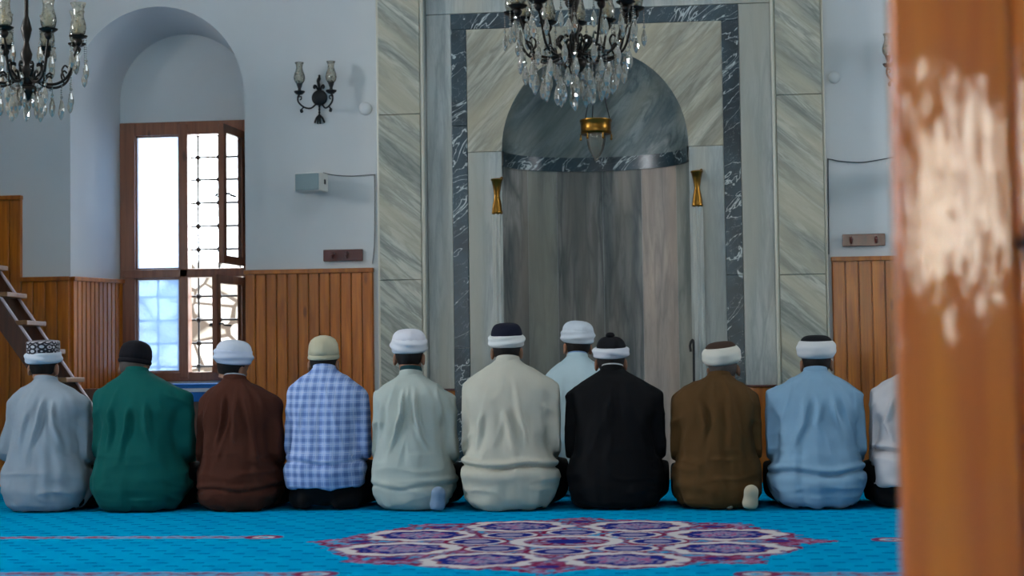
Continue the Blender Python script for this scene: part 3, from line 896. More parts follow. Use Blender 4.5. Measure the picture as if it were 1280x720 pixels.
#PART3
# ------------------------------------------------------------------ chandeliers
def crystal_mesh():
    m = MB()
    m.lathe([(1e-5, 0), (0.0045, -0.004), (0.0045, -0.008), (1e-5, -0.012)], 6)
    m.lathe([(1e-5, -0.012), (0.004, -0.018), (0.0095, -0.038), (0.0088, -0.050), (0.005, -0.060), (1e-5, -0.066)], 8)
    return m
def chain_mesh(n, step=0.011, r=0.0045):
    m = MB()
    for k in range(n):
        z = -step*k
        m.lathe([(1e-5, z), (r, z-step*0.45), (1e-5, z-step*0.92)], 6)
    return m
def chandelier(loc, n, R, pan_z, label, rich):
    r = empty('chandelier', loc)
    tag(r, label, 'chandelier')
    # stem
    MB().lathe([(0, -0.05), (0.03, -0.045), (0.042, -0.02), (0.046, 0.0), (0.038, 0.02), (0.02, 0.04), (0.016, 0.06), (0.026, 0.085), (0.03, 0.11), (0.018, 0.14),
                (0.012, 0.17), (0.02, 0.20), (0.028, 0.235), (0.02, 0.27), (0.010, 0.30), (0.010, 0.45), (0.018, 0.47), (0.006, 0.5), (0.006, 0.9)], 16).build('stem', m_bronze, r, smooth=50)
    ch = MB()
    for k in range(int((ZC-loc[2]-0.9)/0.05)):
        z = 0.9+0.05*k
        a = [(0.012*math.cos(t), 0, z+0.028+0.03*math.sin(t)) for t in np.linspace(0, 2*PI, 9)]
        if k % 2: a = [(0, p[0], p[2]) for p in a]
        ch.tube(a, 0.004, 6)
    ch.build('chain', m_bronze, r, smooth=60)
    # bottom bowl
    MB().lathe([(0.03, -0.045), (0.058, -0.055), (0.062, -0.065), (0.055, -0.085), (0.036, -0.108), (0.012, -0.122), (0, -0.126)], 20).build('bowl', m_bronze, r, smooth=50)
    pan = pan_z
    arm = None
    cm = crystal_mesh()
    first_drop = [None]
    def drop(p, s=1.0):
        if first_drop[0] is None:
            o = cm.build('crystal_drop', m_crystal, r); first_drop[0] = o
        else:
            o = first_drop[0].copy(); COL.objects.link(o)
        o.location = p; o.scale = (s, s, s); o.rotation_euler = (0, 0, random.random()*6)
        return o
    chains = {}
    def bead(p, k, rot=None):
        if k not in chains:
            o = chain_mesh(k).build('bead_string', m_crystal, r); chains[k] = o
        else:
            o = chains[k].copy(); COL.objects.link(o)
        o.location = p
        if rot: o.rotation_euler = rot
        return o
    pts = spline([(0.035, 0, 0.0), (0.06, 0, -0.022), (0.11*R/0.27, 0, -0.045), (0.17*R/0.27, 0, -0.04), (0.22*R/0.27, 0, 0.0), (0.248*R/0.27, 0, pan*0.5), (R, 0, pan-0.035)], 6)
    am = MB().tube(pts, [0.0085-0.003*i/len(pts) for i in range(len(pts))], 8)
    # leaf scrolls on the arm
    am.tube(spline([(0.05, 0, -0.01), (0.075, 0, 0.02), (0.085, 0, 0.045), (0.07, 0, 0.062), (0.055, 0, 0.055)], 5), 0.006, 6)
    am.tube(spline([(0.09*R/0.27, 0, -0.04), (0.1*R/0.27, 0, -0.01), (0.12*R/0.27, 0, 0.01), (0.135*R/0.27, 0, 0.0)], 5), 0.0055, 6)
    am.tube(spline([(0.2*R/0.27, 0, -0.02), (0.185*R/0.27, 0, 0.02), (0.2*R/0.27, 0, 0.045), (0.215*R/0.27, 0, 0.035)], 5), 0.005, 6)
    am.lathe([(0.008, pan-0.045), (0.016, pan-0.035), (0.022, pan-0.02), (0.012, pan-0.006)], 12, (R, 0, 0))
    arm = am.build('arm', m_bronze, r, smooth=60)
    MB().lathe([(0.010, pan-0.012), (0.030, pan-0.008), (0.044, pan+0.002), (0.046, pan+0.007), (0.043, pan+0.007), (0.028, pan-0.002), (0.014, pan+0.0), (0.016, pan+0.02), (0.0, pan+0.02)], 20, (R, 0, 0)).build('drip_pan', m_bronze, arm, smooth=50)
    MB().lathe([(0.0, pan+0.018), (0.0125, pan+0.018), (0.0125, pan+0.075), (0.006, pan+0.082), (0.004, pan+0.1), (0, pan+0.105)], 12, (R, 0, 0)).build('candle_sleeve', m_candle, arm, smooth=50)
    MB().lathe([(0.024, pan+0.008), (0.033, pan+0.02), (0.038, pan+0.045), (0.036, pan+0.065), (0.028, pan+0.095), (0.0245, pan+0.12), (0.028, pan+0.145), (0.038, pan+0.172)], 24, (R, 0, 0),
               fn=lambda a, z, q: 0.002*math.cos(8*a) if z > pan+0.15 else 0).build('glass_shade', m_shade, arm, smooth=60, solid=0.0025, fix=True)
    # open lathe caps were closed: remove them so the shade is a tube
    sh = [c for c in arm.children if c.name.startswith('glass_shade')][0]
    import bmesh
    bm = bmesh.new(); bm.from_mesh(sh.data)
    bmesh.ops.delete(bm, geom=[f_ for f_ in bm.faces if len(f_.verts) > 8], context='FACES')
    bm.to_mesh(sh.data); bm.free()
    arms = [arm]
    off = -PI/2
    arm.rotation_euler = (0, 0, off)
    for k in range(1, n):
        c = copy_tree(arm, r)
        c.rotation_euler = (0, 0, off+2*PI*k/n)
    def hang(x, y, z, L, sc):
        bead((x, y, z), L); drop((x, y, z-L*0.011+0.002), sc)
    for k in range(n):
        a = off+2*PI*k/n
        ca, sa = math.cos(a), math.sin(a)
        for da, L in (((0.0, 8), (2.1, 3), (-2.1, 3)) if not rich else ((0.0, 7), (2.6, 5), (-1.6, 3))):
            hang(R*ca+0.04*math.cos(a+da), R*sa+0.04*math.sin(a+da), pan-0.002, L+(2 if not rich else 0), 1.6)
        if not rich:
            for q, L in ((0.5, 4), (0.68, 5), (0.86, 5)):
                hang(R*q*ca, R*q*sa, -0.05 if q < 0.7 else -0.012, L, 1.6)
        else:
            for q, L, da in ((0.52, 7, 0.13), (0.66, 5, -0.1), (0.80, 4, 0.1), (0.9, 3, -0.1)):
                zz = {0.52: -0.05, 0.66: -0.04, 0.80: -0.01, 0.9: 0.04}[q]
                hang(R*q*math.cos(a+da), R*q*math.sin(a+da), zz, L, 1.8)
    for k in range(8):
        a = 2*PI*k/8+0.2
        if rich: hang(0.085*math.cos(a), 0.085*math.sin(a), -0.06, 8, 1.9)
        else: hang(0.058*math.cos(a), 0.058*math.sin(a), -0.06, 1, 1.5)
    for z, s in ((0.04, 1.6), (-0.035, 1.6), (-0.118, 1.7)):
        drop((0.0, -0.065 if z > -0.1 else 0, z), s)
    if rich: drop((0, 0, -0.20), 1.5)
    return r
CHY = 8.0
x, z = at(33, 95, CHY)
chandelier((x, CHY, z), 8, 0.268, 0.185, 'crystal chandelier with eight arms hanging before the arched window', False)
x, z = at(718, 62, CHY)
chandelier((x, CHY, z), 12, 0.295, 0.185, 'crystal chandelier with twelve arms hanging before the marble prayer niche', True)

# ------------------------------------------------------------------ wall sconces
def sconce(px, py, label):
    x, z = at(px, py, WY-0.05)
    r = empty('wall_sconce', (x, WY, z))
    tag(r, label, 'wall lamp', 'two armed iron wall lamps')
    MB().lathe([(0.0, -0.034), (0.03, -0.032), (0.05, -0.022), (0.054, -0.008), (0.054, 0.0)], 24, axis='y').build('back_plate', m_iron, r, smooth=40)
    leaf = MB()
    leaf.tube(spline([(0, -0.012, 0.04), (0, -0.02, 0.08), (-0.004, -0.022, 0.11), (0.004, -0.02, 0.135), (0.002, -0.018, 0.155)], 6), [0.007]*6+[0.010]*6+[0.012]*6+[0.008]*6+[0.003], 8)
    for sx in (-1, 1):
        leaf.tube(spline([(sx*0.008, -0.014, 0.05), (sx*0.018, -0.02, 0.075), (sx*0.03, -0.022, 0.082), (sx*0.034, -0.02, 0.068), (sx*0.024, -0.02, 0.064)], 5), 0.0075, 6)
    leaf.build('leaf_crest', m_iron, r, smooth=60)
    tas = MB().tube([(0, -0.012, -0.045), (0, -0.014, -0.12)], 0.005, 8)
    for z_ in (-0.06, -0.08, -0.1): tas.ball((0, -0.013, z_), 0.008, 6)
    for a, b in ((-0.032, -0.172), (-0.012, -0.178), (0.006, -0.178), (0.036, -0.172)):
        tas.tube(spline([(0, -0.014, -0.115), (a*0.6, -0.016, -0.14), (a, -0.016, b)], 5), [0.006]*4+[0.0075]*5+[0.0065]*2, 6)
    tas.build('tassel', m_iron, r, smooth=60)
    for sx in (-1, 1):
        p = spline([(sx*0.02, -0.02, -0.045), (sx*0.05, -0.06, -0.078), (sx*0.085, -0.105, -0.075), (sx*0.115, -0.13, -0.045), (sx*0.118, -0.132, -0.01), (sx*0.108, -0.13, 0.005)], 6)
        m = MB().tube(p, 0.006, 8)
        m.tube(spline([(sx*0.118, -0.132, -0.012), (sx*0.098, -0.13, -0.008), (sx*0.096, -0.13, -0.024), (sx*0.106, -0.13, -0.03)], 5), 0.0045, 6)
        m.tube(spline([(sx*0.085, -0.105, -0.075), (sx*0.1, -0.11, -0.095), (sx*0.095, -0.11, -0.115)], 4), [0.005]*4+[0.011]*4+[0.004], 8)
        a = m.build('arm', m_iron, r, smooth=60)
        c = (sx*0.108, -0.13, 0)
        MB().lathe([(0.004, 0.002), (0.02, 0.006), (0.034, 0.018), (0.037, 0.028), (0.03, 0.03), (0.012, 0.032), (0.010, 0.045), (0.016, 0.062), (0.02, 0.075), (0.018, 0.082), (0, 0.082)], 20, c).build('cup', m_iron, a, smooth=50)
        s = MB().lathe([(0.02, 0.08), (0.032, 0.096), (0.037, 0.118), (0.033, 0.142), (0.023, 0.168), (0.019, 0.19), (0.022, 0.208), (0.03, 0.222)], 24, c)
        s.f = [f_ for f_ in s.f if len(f_) <= 8]
        s.build('glass_shade', m_shade, a, smooth=60, solid=0.0025)
    return r
sconce(397.5, 121, 'black iron lamp with two glass shades on the wall right of the window')
sconce(1130, 87, 'black iron lamp half hidden behind the wooden post')

# ------------------------------------------------------------------ hanging lamp inside the niche
hy = FY-0.10
x, z = at(745, 168, hy)
r = empty('hanging_lamp', (x, hy, z))
tag(r, 'small brass ring lamp with clear glass cup hanging in the prayer niche', 'hanging lamp')
MB().lathe([(0.094, 0.0), (0.1, 0.006), (0.104, 0.012), (0.1, 0.02), (0.1, 0.075), (0.106, 0.084), (0.106, 0.095), (0.098, 0.098), (0.092, 0.09), (0.09, 0.01), (0.094, 0.0)], 32).build('brass_ring', m_brass, r, smooth=40)
s = MB().lathe([(0.062, 0.05), (0.064, 0.0), (0.06, -0.05), (0.048, -0.1), (0.026, -0.14), (0.012, -0.155), (0.016, -0.168), (1e-5, -0.175)], 24)
s.f = [f_ for f_ in s.f if len(f_) <= 8]
s.build('glass_cup', m_clear, r, smooth=60, solid=0.003)
m = MB()
for k in range(6):
    a = 2*PI*k/6
    m.tube([(0.1*math.cos(a), 0.1*math.sin(a), 0.0), (0.1*math.cos(a), 0.1*math.sin(a), -0.028)], 0.005, 6).ball((0.1*math.cos(a), 0.1*math.sin(a), -0.032), 0.009, 5)
m.tube([(-0.095, 0, 0.03), (0.095, 0, 0.03)], 0.005, 6)
m.build('drop_knobs', m_brass, r, smooth=60)
ztop = at(745, 66, hy)[1]-z
for k in range(3):
    a = 2*PI*k/3+0.35
    p0 = Vector((0.098*math.cos(a), 0.098*math.sin(a), 0.095)); p1 = Vector((0, 0.06, ztop))
    MB().tube([p0, p0.lerp(p1, 0.3)+Vector((0, 0, -0.01)), p0.lerp(p1, 0.65)+Vector((0, 0, -0.008)), p1], 0.004, 6).build('chain', m_iron, r, smooth=60)
MB().tube([(0, 0.06, ztop-0.01), (0, 0.10, ztop+0.01), (0, 0.16, ztop+0.0)], 0.006, 6).build('hook', m_iron, r, smooth=60)
#PART4
# ------------------------------------------------------------------ people: implicit surfaces meshed once, then posed
def axes(lo, hi, h):
    xs = [np.arange(lo[i], hi[i]+h, h, dtype=np.float32) for i in range(3)]
    return np.meshgrid(*xs, indexing='ij')
def ell(G, c, r):
    q = [(G[i]-c[i])/r[i] for i in range(3)]
    k0 = np.sqrt(q[0]**2+q[1]**2+q[2]**2)
    k1 = np.sqrt((q[0]/r[0])**2+(q[1]/r[1])**2+(q[2]/r[2])**2)+1e-9
    return k0*(k0-1)/k1
def cap(G, a, b, ra, rb, flat=None):
    a, b = np.array(a, np.float32), np.array(b, np.float32)
    ba = b-a
    t = sum((G[i]-a[i])*ba[i] for i in range(3))/float(ba@ba)
    t = np.clip(t, 0, 1)
    d = np.sqrt(sum((G[i]-a[i]-t*ba[i])**2 for i in range(3)))
    return d-(ra+(rb-ra)*t)
def smin(a, b, k):
    h = np.maximum(k-np.abs(a-b), 0)/k
    return np.minimum(a, b)-h*h*k*0.25
def smax(a, b, k):
    return -smin(-a, -b, k)
def loft(G, table, n=2.3):
    """column of superellipses: rows (z, half width, back y, front y)"""
    T = np.array(table, np.float32)
    z = G[2]
    hw = np.interp(z, T[:, 0], T[:, 1]); yb = np.interp(z, T[:, 0], T[:, 2]); yf = np.interp(z, T[:, 0], T[:, 3])
    yc, hd = (yb+yf)/2, (yf-yb)/2
    q = (np.abs(G[0]/hw)**n+np.abs((G[1]-yc)/hd)**n)**(1/n)
    d = (q-1)*np.minimum(hw, hd)
    return smax(smax(d, T[0, 0]-z, 0.03), z-T[-1, 0], 0.02)
def snets(D, lo, h):
    sh = tuple(s-1 for s in D.shape)
    acc = np.zeros(sh+(3,), np.float32); cnt = np.zeros(sh, np.float32)
    sl = lambda o: D[o[0]:o[0]+sh[0], o[1]:o[1]+sh[1], o[2]:o[2]+sh[2]]
    for ax_ in range(3):
        for u in (0, 1):
            for v in (0, 1):
                a = [0, 0, 0]; oth = [i for i in range(3) if i != ax_]
                a[oth[0]] = u; a[oth[1]] = v
                b = list(a); b[ax_] = 1
                da, db = sl(a), sl(b)
                mk = (da < 0) != (db < 0)
                t = np.where(mk, da/np.where(mk, da-db, 1), 0)
                for i in range(3):
                    acc[..., i] += np.where(mk, a[i]+(t if i == ax_ else 0), 0)
                cnt += mk
    on = cnt > 0
    idx = np.full(sh, -1, np.int64); idx[on] = np.arange(on.sum())
    ijk = np.argwhere(on)
    V = (ijk+acc[on]/cnt[on][:, None])*h+np.array(lo)
    Fs = []
    S_ = D < 0
    for ax_ in range(3):
        o1, o2 = [(1, 2), (2, 0), (0, 1)][ax_]
        s0 = [slice(None)]*3; s1 = [slice(None)]*3
        s0[ax_] = slice(0, -1); s1[ax_] = slice(1, None)
        A, B = S_[tuple(s0)], S_[tuple(s1)]
        e = np.argwhere(A != B)
        ok = (e[:, o1] > 0) & (e[:, o2] > 0) & (e[:, o1] < sh[o1]) & (e[:, o2] < sh[o2])
        e = e[ok]
        ins = A[tuple(e.T)]
        q = []
        for d1, d2 in ((-1, -1), (0, -1), (0, 0), (-1, 0)):
            c = e.copy(); c[:, o1] += d1; c[:, o2] += d2
            q.append(idx[tuple(c.T)])
        q = np.stack(q, 1)
        q[~ins] = q[~ins][:, ::-1]
        Fs.append(q)
    return V.astype(np.float64), np.concatenate(Fs)
def relax(V, F, it=2, lam=0.5):
    E = np.concatenate([F[:, [0, 1]], F[:, [1, 2]], F[:, [2, 3]], F[:, [3, 0]]])
    for k in range(it):
        acc = np.zeros_like(V); c = np.zeros(len(V))
        for a, b in ((0, 1), (1, 0)):
            for i in range(3): acc[:, i] += np.bincount(E[:, a], V[E[:, b], i], len(V))
            c += np.bincount(E[:, a], minlength=len(V))
        V = V+(acc/c[:, None]-V)*lam
    return V
def normals(V, F):
    n = np.cross(V[F[:, 2]]-V[F[:, 0]], V[F[:, 3]]-V[F[:, 1]])
    N = np.zeros_like(V)
    for k in range(4):
        for i in range(3): N[:, i] += np.bincount(F[:, k], n[:, i], len(V))
    return N/(np.linalg.norm(N, axis=1)[:, None]+1e-12)
def vn3(x, y, z, k=0):
    ix, iy, iz = np.floor(x), np.floor(y), np.floor(z)
    f = [a-b for a, b in ((x, ix), (y, iy), (z, iz))]
    f = [t*t*(3-2*t) for t in f]
    r = 0
    for dx in (0, 1):
        for dy in (0, 1):
            for dz in (0, 1):
                w = (f[0] if dx else 1-f[0])*(f[1] if dy else 1-f[1])*(f[2] if dz else 1-f[2])
                r = r+w*hash2(ix+dx+57*(iz+dz), iy+dy-131*(iz+dz), k)
    return r
def sstep(a, b, x):
    t = np.clip((x-a)/(b-a), 0, 1)
    return t*t*(3-2*t)

HC = np.array([0, 0.07, 0.868])         # head centre of the base figure
SH, EL, WR = (0.186, 0.0, 0.578), (0.238, -.01, 0.345), (0.135, 0.235, 0.235)
TORSO = [(-.005, .185, -.205, .17), (.04, .216, -.232, .20), (.12, .234, -.248, .20), (.22, .224, -.235, .17), (.32, .198, -.215, .145), (.45, .185, -.192, .13),
         (.54, .205, -.172, .13), (.60, .210, -.150, .12), (.63, .205, -.136, .118), (.655, .192, -.120, .115), (.68, .165, -.102, .11), (.70, .134, -.084, .106), (.72, .098, -.060, .10), (.74, .070, -.043, .095), (.757, .062, -.033, .09)]
def head_sdf(G):
    x, y, z = HC
    d = ell(G, (x, y, z+.012), (.074, .096, .098))
    d = smin(d, ell(G, (x, y+.042, z-.065), (.056, .062, .066)), .03)
    d = smin(d, cap(G, (0, y+.095, z+.0), (0, y+.118, z-.032), .010, .015), .012)
    for s in (-1, 1):
        e = ell(G, (s*.081, y-.006, z-.028), (.013, .023, .033))
        e = smax(e, -ell(G, (s*.094, y-.002, z-.028), (.008, .012, .02)), .006)
        d = smin(d, e, .008)
        d = smax(d, -ell(G, (s*.031, y+.097, z+.0), (.017, .012, .011)), .012)
        d = smin(d, ell(G, (s*.031, y+.083, z+.0), (.013, .012, .011)), .004)
        d = smin(d, cap(G, (s*.014, y+.098, z+.018), (s*.046, y+.082, z+.02), .006, .005), .01)
    d = smin(d, ell(G, (0, y+.094, z-.067), (.023, .014, .006)), .006)
    d = smin(d, ell(G, (0, y+.092, z-.079), (.020, .014, .007)), .006)
    return d
def leg_sdf(G, gr=0.0):
    d = ell(G, (0, -.06, .15), (.18+gr, .14+gr, .13+gr))
    for s in (-1, 1):
        d = smin(d, cap(G, (s*.12, -.05, .19), (s*.23, .34, .14), .09+gr, .09+gr), .04)
        d = smin(d, cap(G, (s*.19, .37, .074), (s*.15, -.04, .068), .066+gr, .058+gr), .03)
        d = smin(d, cap(G, (s*.15, -.08, .055), (s*.10, -.13, .045), .046+gr, .040+gr), .03)
    return smax(d, 0.004-G[2], 0.01)
def body_mesh():
    h = 0.0068
    lo, hi = (-.33, -.30, -.02), (.33, .47, 1.0)
    G = axes(lo, hi, h)
    T = [(a, b-.032, c+.034, d-.03) for a, b, c, d in TORSO[3:-2]]
    D = loft(G, [(0.14, .16, -.2, .12)]+T)
    D = smin(D, cap(G, (0, .015, .68), (0, .05, .79), .056, .052), .04)
    D = smin(D, head_sdf(G), .02)
    D = smin(D, leg_sdf(G, -.012), .03)
    for s in (-1, 1):
        m = lambda p: (p[0]*s, p[1], p[2])
        D = smin(D, cap(G, m(SH), m(EL), .052, .04), .03)
        D = smin(D, cap(G, m(EL), m(WR), .042, .027), .02)
        # foot under the hips, sole up
        D = smin(D, cap(G, (s*.15, -.08, .055), (s*.10, -.13, .04), .032, .026), .02)
        # hand resting on the thigh: palm, four fingers, thumb
        D = smin(D, ell(G, (s*.135, .285, .205), (.04, .046, .015)), .015)
        for q, (fx, L) in enumerate(((-.028, .062), (-.009, .07), (.010, .066), (.028, .052))):
            a = (s*(.135-fx), .32, .206); b = (s*(.135-fx*1.25), .32+L*.55, .196); c = (s*(.135-fx*1.3), .32+L*.95, .176)
            D = smin(D, np.minimum(cap(G, a, b, .0095, .009), cap(G, b, c, .009, .0078)), .006)
        a, b, c = (s*.10, .262, .205), (s*.075, .29, .198), (s*.072, .32, .188)
        D = smin(D, np.minimum(cap(G, a, b, .012, .0105), cap(G, b, c, .0105, .009)), .008)
    V, F = snets(D, lo, h)
    return relax(V, F, 1, .4), F
def robe_mesh(hem, thighs, h=0.0085):
    lo, hi = (-.36, -.32, -.03), (.36, .50, .80)
    G = axes(lo, hi, h)
    T = [t for t in TORSO if t[0] > hem+.02]
    i0 = [np.interp(hem, [t[0] for t in TORSO], [t[k] for t in TORSO]) for k in (1, 2, 3)]
    T = [(hem, i0[0]-.01, i0[1]+.012, i0[2])]+T
    D = loft(G, T)
    if thighs:
        for s in (-1, 1):
            D = smin(D, cap(G, (s*.12, -.05, .17), (s*.17, .32, .12), .102, .088), .06)
        D = smin(D, ell(G, (0, .18, .10), (.16, .2, .09)), .08)
        D = smax(D, hem-G[2], .02)
    for s in (-1, 1):
        m = lambda p: (p[0]*s, p[1], p[2])
        D = smin(D, cap(G, m(SH), m(EL), .066, .058), .028)
        D = smin(D, cap(G, m(EL), m(WR), .058, .044), .03)
    V, F = snets(D, lo, h)
    return relax(V, F, 2, .5), F
def simple_mesh(fn, lo, hi, h, it=1):
    G = axes(lo, hi, h)
    V, F = snets(fn(G), lo, h)
    return relax(V, F, it, .5), F
def hair_sdf(G):
    x, y, z = HC
    d = ell(G, (x, y-.002, z+.012), (.0785, .1005, .102))
    d = smax(d, G[1]-(y+.012)-(G[2]-z)*.5, .01)
    d = smax(d, (z-.108)+0.35*np.abs(G[0])-G[2], .008)
    return smax(d, -ell(G, (x, y, z+.012), (.068, .09, .092)), .004)
def beard_sdf(G):
    x, y, z = HC
    d = ell(G, (x, y+.043, z-.072), (.061, .068, .073))
    d = smax(d, G[2]-(z-.088)-np.clip((np.abs(G[0])-.024)*2.4, 0, .062), .008)
    return smax(d, (y+.012)-G[1], .008)
def foot_sdf(G):
    d = ell(G, (0, 0, .092), (.034, .036, .034))
    d = smin(d, cap(G, (0, .012, .085), (0, .02, .035), .030, .036), .03)
    d = smin(d, cap(G, (0, .025, .032), (0, .075, .022), .034, .022), .03)
    return smax(d, .002-G[2], .008)
BODY = body_mesh()
ROBE = robe_mesh(0.0, True)
SHIRT = robe_mesh(0.115, False)
TROU = simple_mesh(lambda G: leg_sdf(G, .002), (-.33, -.30, -.02), (.33, .47, .36), .0105)
HAIR = simple_mesh(hair_sdf, tuple(HC-np.array([.11, .13, .12])), tuple(HC+np.array([.11, .13, .13])), .005)
BEARD = simple_mesh(beard_sdf, tuple(HC+np.array([-.09, -.02, -.17])), tuple(HC+np.array([.09, .14, .01])), .006)
FOOT = simple_mesh(foot_sdf, (-.06, -.06, -.01), (.06, .12, .14), .006)

def poly_dist(px, pz, pts):
    best = np.full(px.shape, 9.0); side = np.zeros(px.shape); tt = np.zeros(px.shape)
    P = [np.array(p) for p in pts]
    Ls = [np.linalg.norm(b-a) for a, b in zip(P[:-1], P[1:])]; tot = sum(Ls); acc = 0
    for (a, b), L in zip(zip(P[:-1], P[1:]), Ls):
        ab = b-a
        t = np.clip(((px-a[0])*ab[0]+(pz-a[1])*ab[1])/(L*L), 0, 1)
        dx, dz = px-a[0]-t*ab[0], pz-a[1]-t*ab[1]
        d = np.hypot(dx, dz)
        s = np.sign(ab[0]*dz-ab[1]*dx)
        m = d < best
        best = np.where(m, d, best); side = np.where(m, s, side); tt = np.where(m, (acc+t*L)/tot, tt)
        acc += L
    return best*side, tt
def fold(V, F, seed, creases, tuck=None, amp=1.0, hem=0.0):
    N = normals(V, F)
    x, y, z = V.T
    o = seed*7.31
    top = 1-sstep(.60, .74, z)
    ang = np.arctan2(x, -(y-.0))
    d = .013*(vn3(ang*2.6+o, z*2.1+o, z*0+o, seed)-.5)*top
    d += .009*(vn3(ang*6+o, z*2.8+ang*1.2, z*0+o, seed+1)-.5)*top
    w = z+.02*vn3(x*7+o, y*7, z*5, seed+2)
    low = sstep(.02, .10, z-hem)*(1-sstep(.24, .40, z))
    r = 1-np.abs(2*vn3(x*5+o, y*5+o, w*20, seed+3)-1)
    d += .006*(r**2-.4)*low
    arm = sstep(.15, .22, np.abs(x))*top
    r = 1-np.abs(2*vn3(x*6+o, y*6+o, (z+.5*np.abs(x))*13, seed+4)-1)
    d += .008*(r**2-.4)*arm*(1-low*.5)
    # pulls running down and out from the shoulder blades
    r = 1-np.abs(2*vn3((x-np.sign(x)*.25*(.7-z))*14+o, y*2, z*2.2+o, seed+5)-1)
    d += .007*(r**3-.3)*sstep(.2, .34, z)*top*(1-arm)
    d += .004*(vn3(x*24+o, y*24, z*16+o, seed+6)-.5)
    back = sstep(0.1, 0.6, -N[:, 1])
    for pts, A, wd in creases:
        dist, t = poly_dist(x, z, pts)
        wd = wd*.9
        prof = np.exp(-(dist/wd)**2)-.45*np.exp(-((dist-2.0*wd)/(1.2*wd))**2)-.25*np.exp(-((dist+2.2*wd)/(1.5*wd))**2)
        d += 1.2*A*prof*back*sstep(0, .3, t)*(1-sstep(.4, 1, t))
    if tuck:
        zt = tuck[0]+.010*np.sin(x*17+o)+.012*(vn3(x*9+o, x*0, x*0, seed+9)-.5)
        d += tuck[1]*(-1.2*np.exp(-((z-zt)/.010)**2)+.9*np.exp(-((z-zt-.022)/.016)**2)+.8*np.exp(-((z-zt+.045)/.035)**2))*sstep(-.35, .25, -N[:, 1])
    # nothing presses below the carpet
    V2 = V+N*(d*amp*1.7)[:, None]
    V2[:, 2] = np.maximum(V2[:, 2], hem*0+0.003)
    return V2

ZN = [0, .12, .25, .38, .52, .62, .68, .74]
class Pose:
    def __init__(s, collar_z, head, rot, sx, sy=1.0, lim=(-9, 9)):
        s.lim = lim
        s.cz = collar_z; s.sx = sx; s.sy = sy
        s.hd = np.array(head)           # where the head centre goes (local)
        s.R = np.array(Euler(rot, 'XYZ').to_matrix())
    def body(s, V):
        V = np.array(V, float)
        z = V[:, 2]
        f = np.interp(z, ZN, s.sx)
        k = s.cz/.735
        out = V.copy()
        out[:, 0] = V[:, 0]*f
        out[:, 1] = V[:, 1]*np.interp(z, [0, .6, .74], [s.sy, s.sy, 1])
        out[:, 2] = np.where(z < .735, z*k, s.cz+(z-.735))
        out[:, 0] += s.hd[0]*.5*sstep(.6, .76, z)
        return s.squeeze(out)
    def squeeze(s, out):
        """shoulder to shoulder: cloth flattens where the neighbour begins"""
        m = .028
        for sg, L in ((1, s.lim[1]), (-1, -s.lim[0])):
            v = out[:, 0]*sg
            e = v-(L-m)
            out[:, 0] = np.where(e > 0, (L-m+m*(1-np.exp(-np.maximum(e, 0)/m)))*sg, out[:, 0])
        return out
    def head(s, V):
        return (np.array(V, float)-HC) @ s.R.T + s.hd
    def whole(s, V):
        V = np.array(V, float)
        w = sstep(.738, .795, V[:, 2]+1.3*np.maximum(0, V[:, 1]-.088))
        arms = V[:, 2] < .715
        w[arms] = 0
        return s.body(V)*(1-w)[:, None]+s.head(V)*w[:, None]

SKIN = {}
def skin(c):
    if c not in SKIN:
        t = NT('skin')
        nz = t.noise(t.obj(), 30, 3)
        col = t.mix(nz, srgb(*c), tuple(v*.82 for v in srgb(*c)[:3])+(1,))
        SKIN[c] = t.P(Base_Color=col, Roughness=.55, Subsurface_Weight=.08, Subsurface_Radius=(.01, .004, .002))
    return SKIN[c]
m_hair = plain('dark_hair', srgb(30, 24, 22), .7, 0, .4, 120, .3, .4)
m_hair_grey = plain('greying_hair', srgb(92, 84, 80), .75, 0, .4, 120, .3, .4)
m_trouser = cloth('black_trousers', srgb(10, 10, 13), .9)
C_ = {}
def cl_(c, name='cloth'):
    if c not in C_: C_[c] = cloth(name, srgb(*c))
    return C_[c]

def cap_lathe(prof, n=56, sy=1.2, fn=None):
    m = MB().lathe(prof, n, fn=fn)
    V = np.array(m.v)
    V[:, 1] *= sy
    return V+HC+np.array([0, -.004, .022]), m.f
def put_mesh(name, V, F, mat, root, smooth=60):
    if isinstance(F, np.ndarray):
        o = np_mesh(name, V, F, mat, True)
    else:
        m = MB(); m.add(V, F)
        o = m.build(name, mat, None, smooth=smooth)
    o.parent = root
    return o
def wrapfold(seed, A=.0035, tilt=2.0):
    ph = seed*1.7
    def f(a, z, r):
        return A*math.sin(2*PI*(z/0.040)+1.4*tilt*math.sin(a+ph)+0.5*math.sin(2*a+ph*2))+A*.5*math.sin(3*a+z*60+ph)
    return f
def patterned_cap():
    t = NT('patterned_cap')
    tc = t.n('ShaderNodeTexCoord')
    sp = t.n('ShaderNodeSeparateXYZ', {0: tc.outputs['Object']})
    ang = t.n('ShaderNodeMath', operation='ARCTAN2'); t.set(ang.inputs[0], t.math('SUBTRACT', sp.outputs[1], .1)); t.set(ang.inputs[1], sp.outputs[0])
    u = t.math('MULTIPLY', ang, 3.6); v = t.math('MULTIPLY', sp.outputs[2], 36)
    w = t.n('ShaderNodeCombineXYZ', {0: u, 1: v, 2: 0.0})
    vo = t.n('ShaderNodeTexVoronoi', {'Vector': w.outputs[0], 'Scale': 1.0, 'Randomness': .35}, feature='F1').outputs['Distance']
    c = t.ramp(vo, [(.0, srgb(60, 22, 40)), (.16, srgb(60, 22, 40)), (.18, srgb(190, 186, 190)), (.34, srgb(190, 186, 190)), (.37, srgb(26, 22, 30)), (.6, srgb(26, 22, 30)), (.62, srgb(150, 146, 152))])
    return t.P(Base_Color=c, Roughness=.85)
m_pcap = patterned_cap()

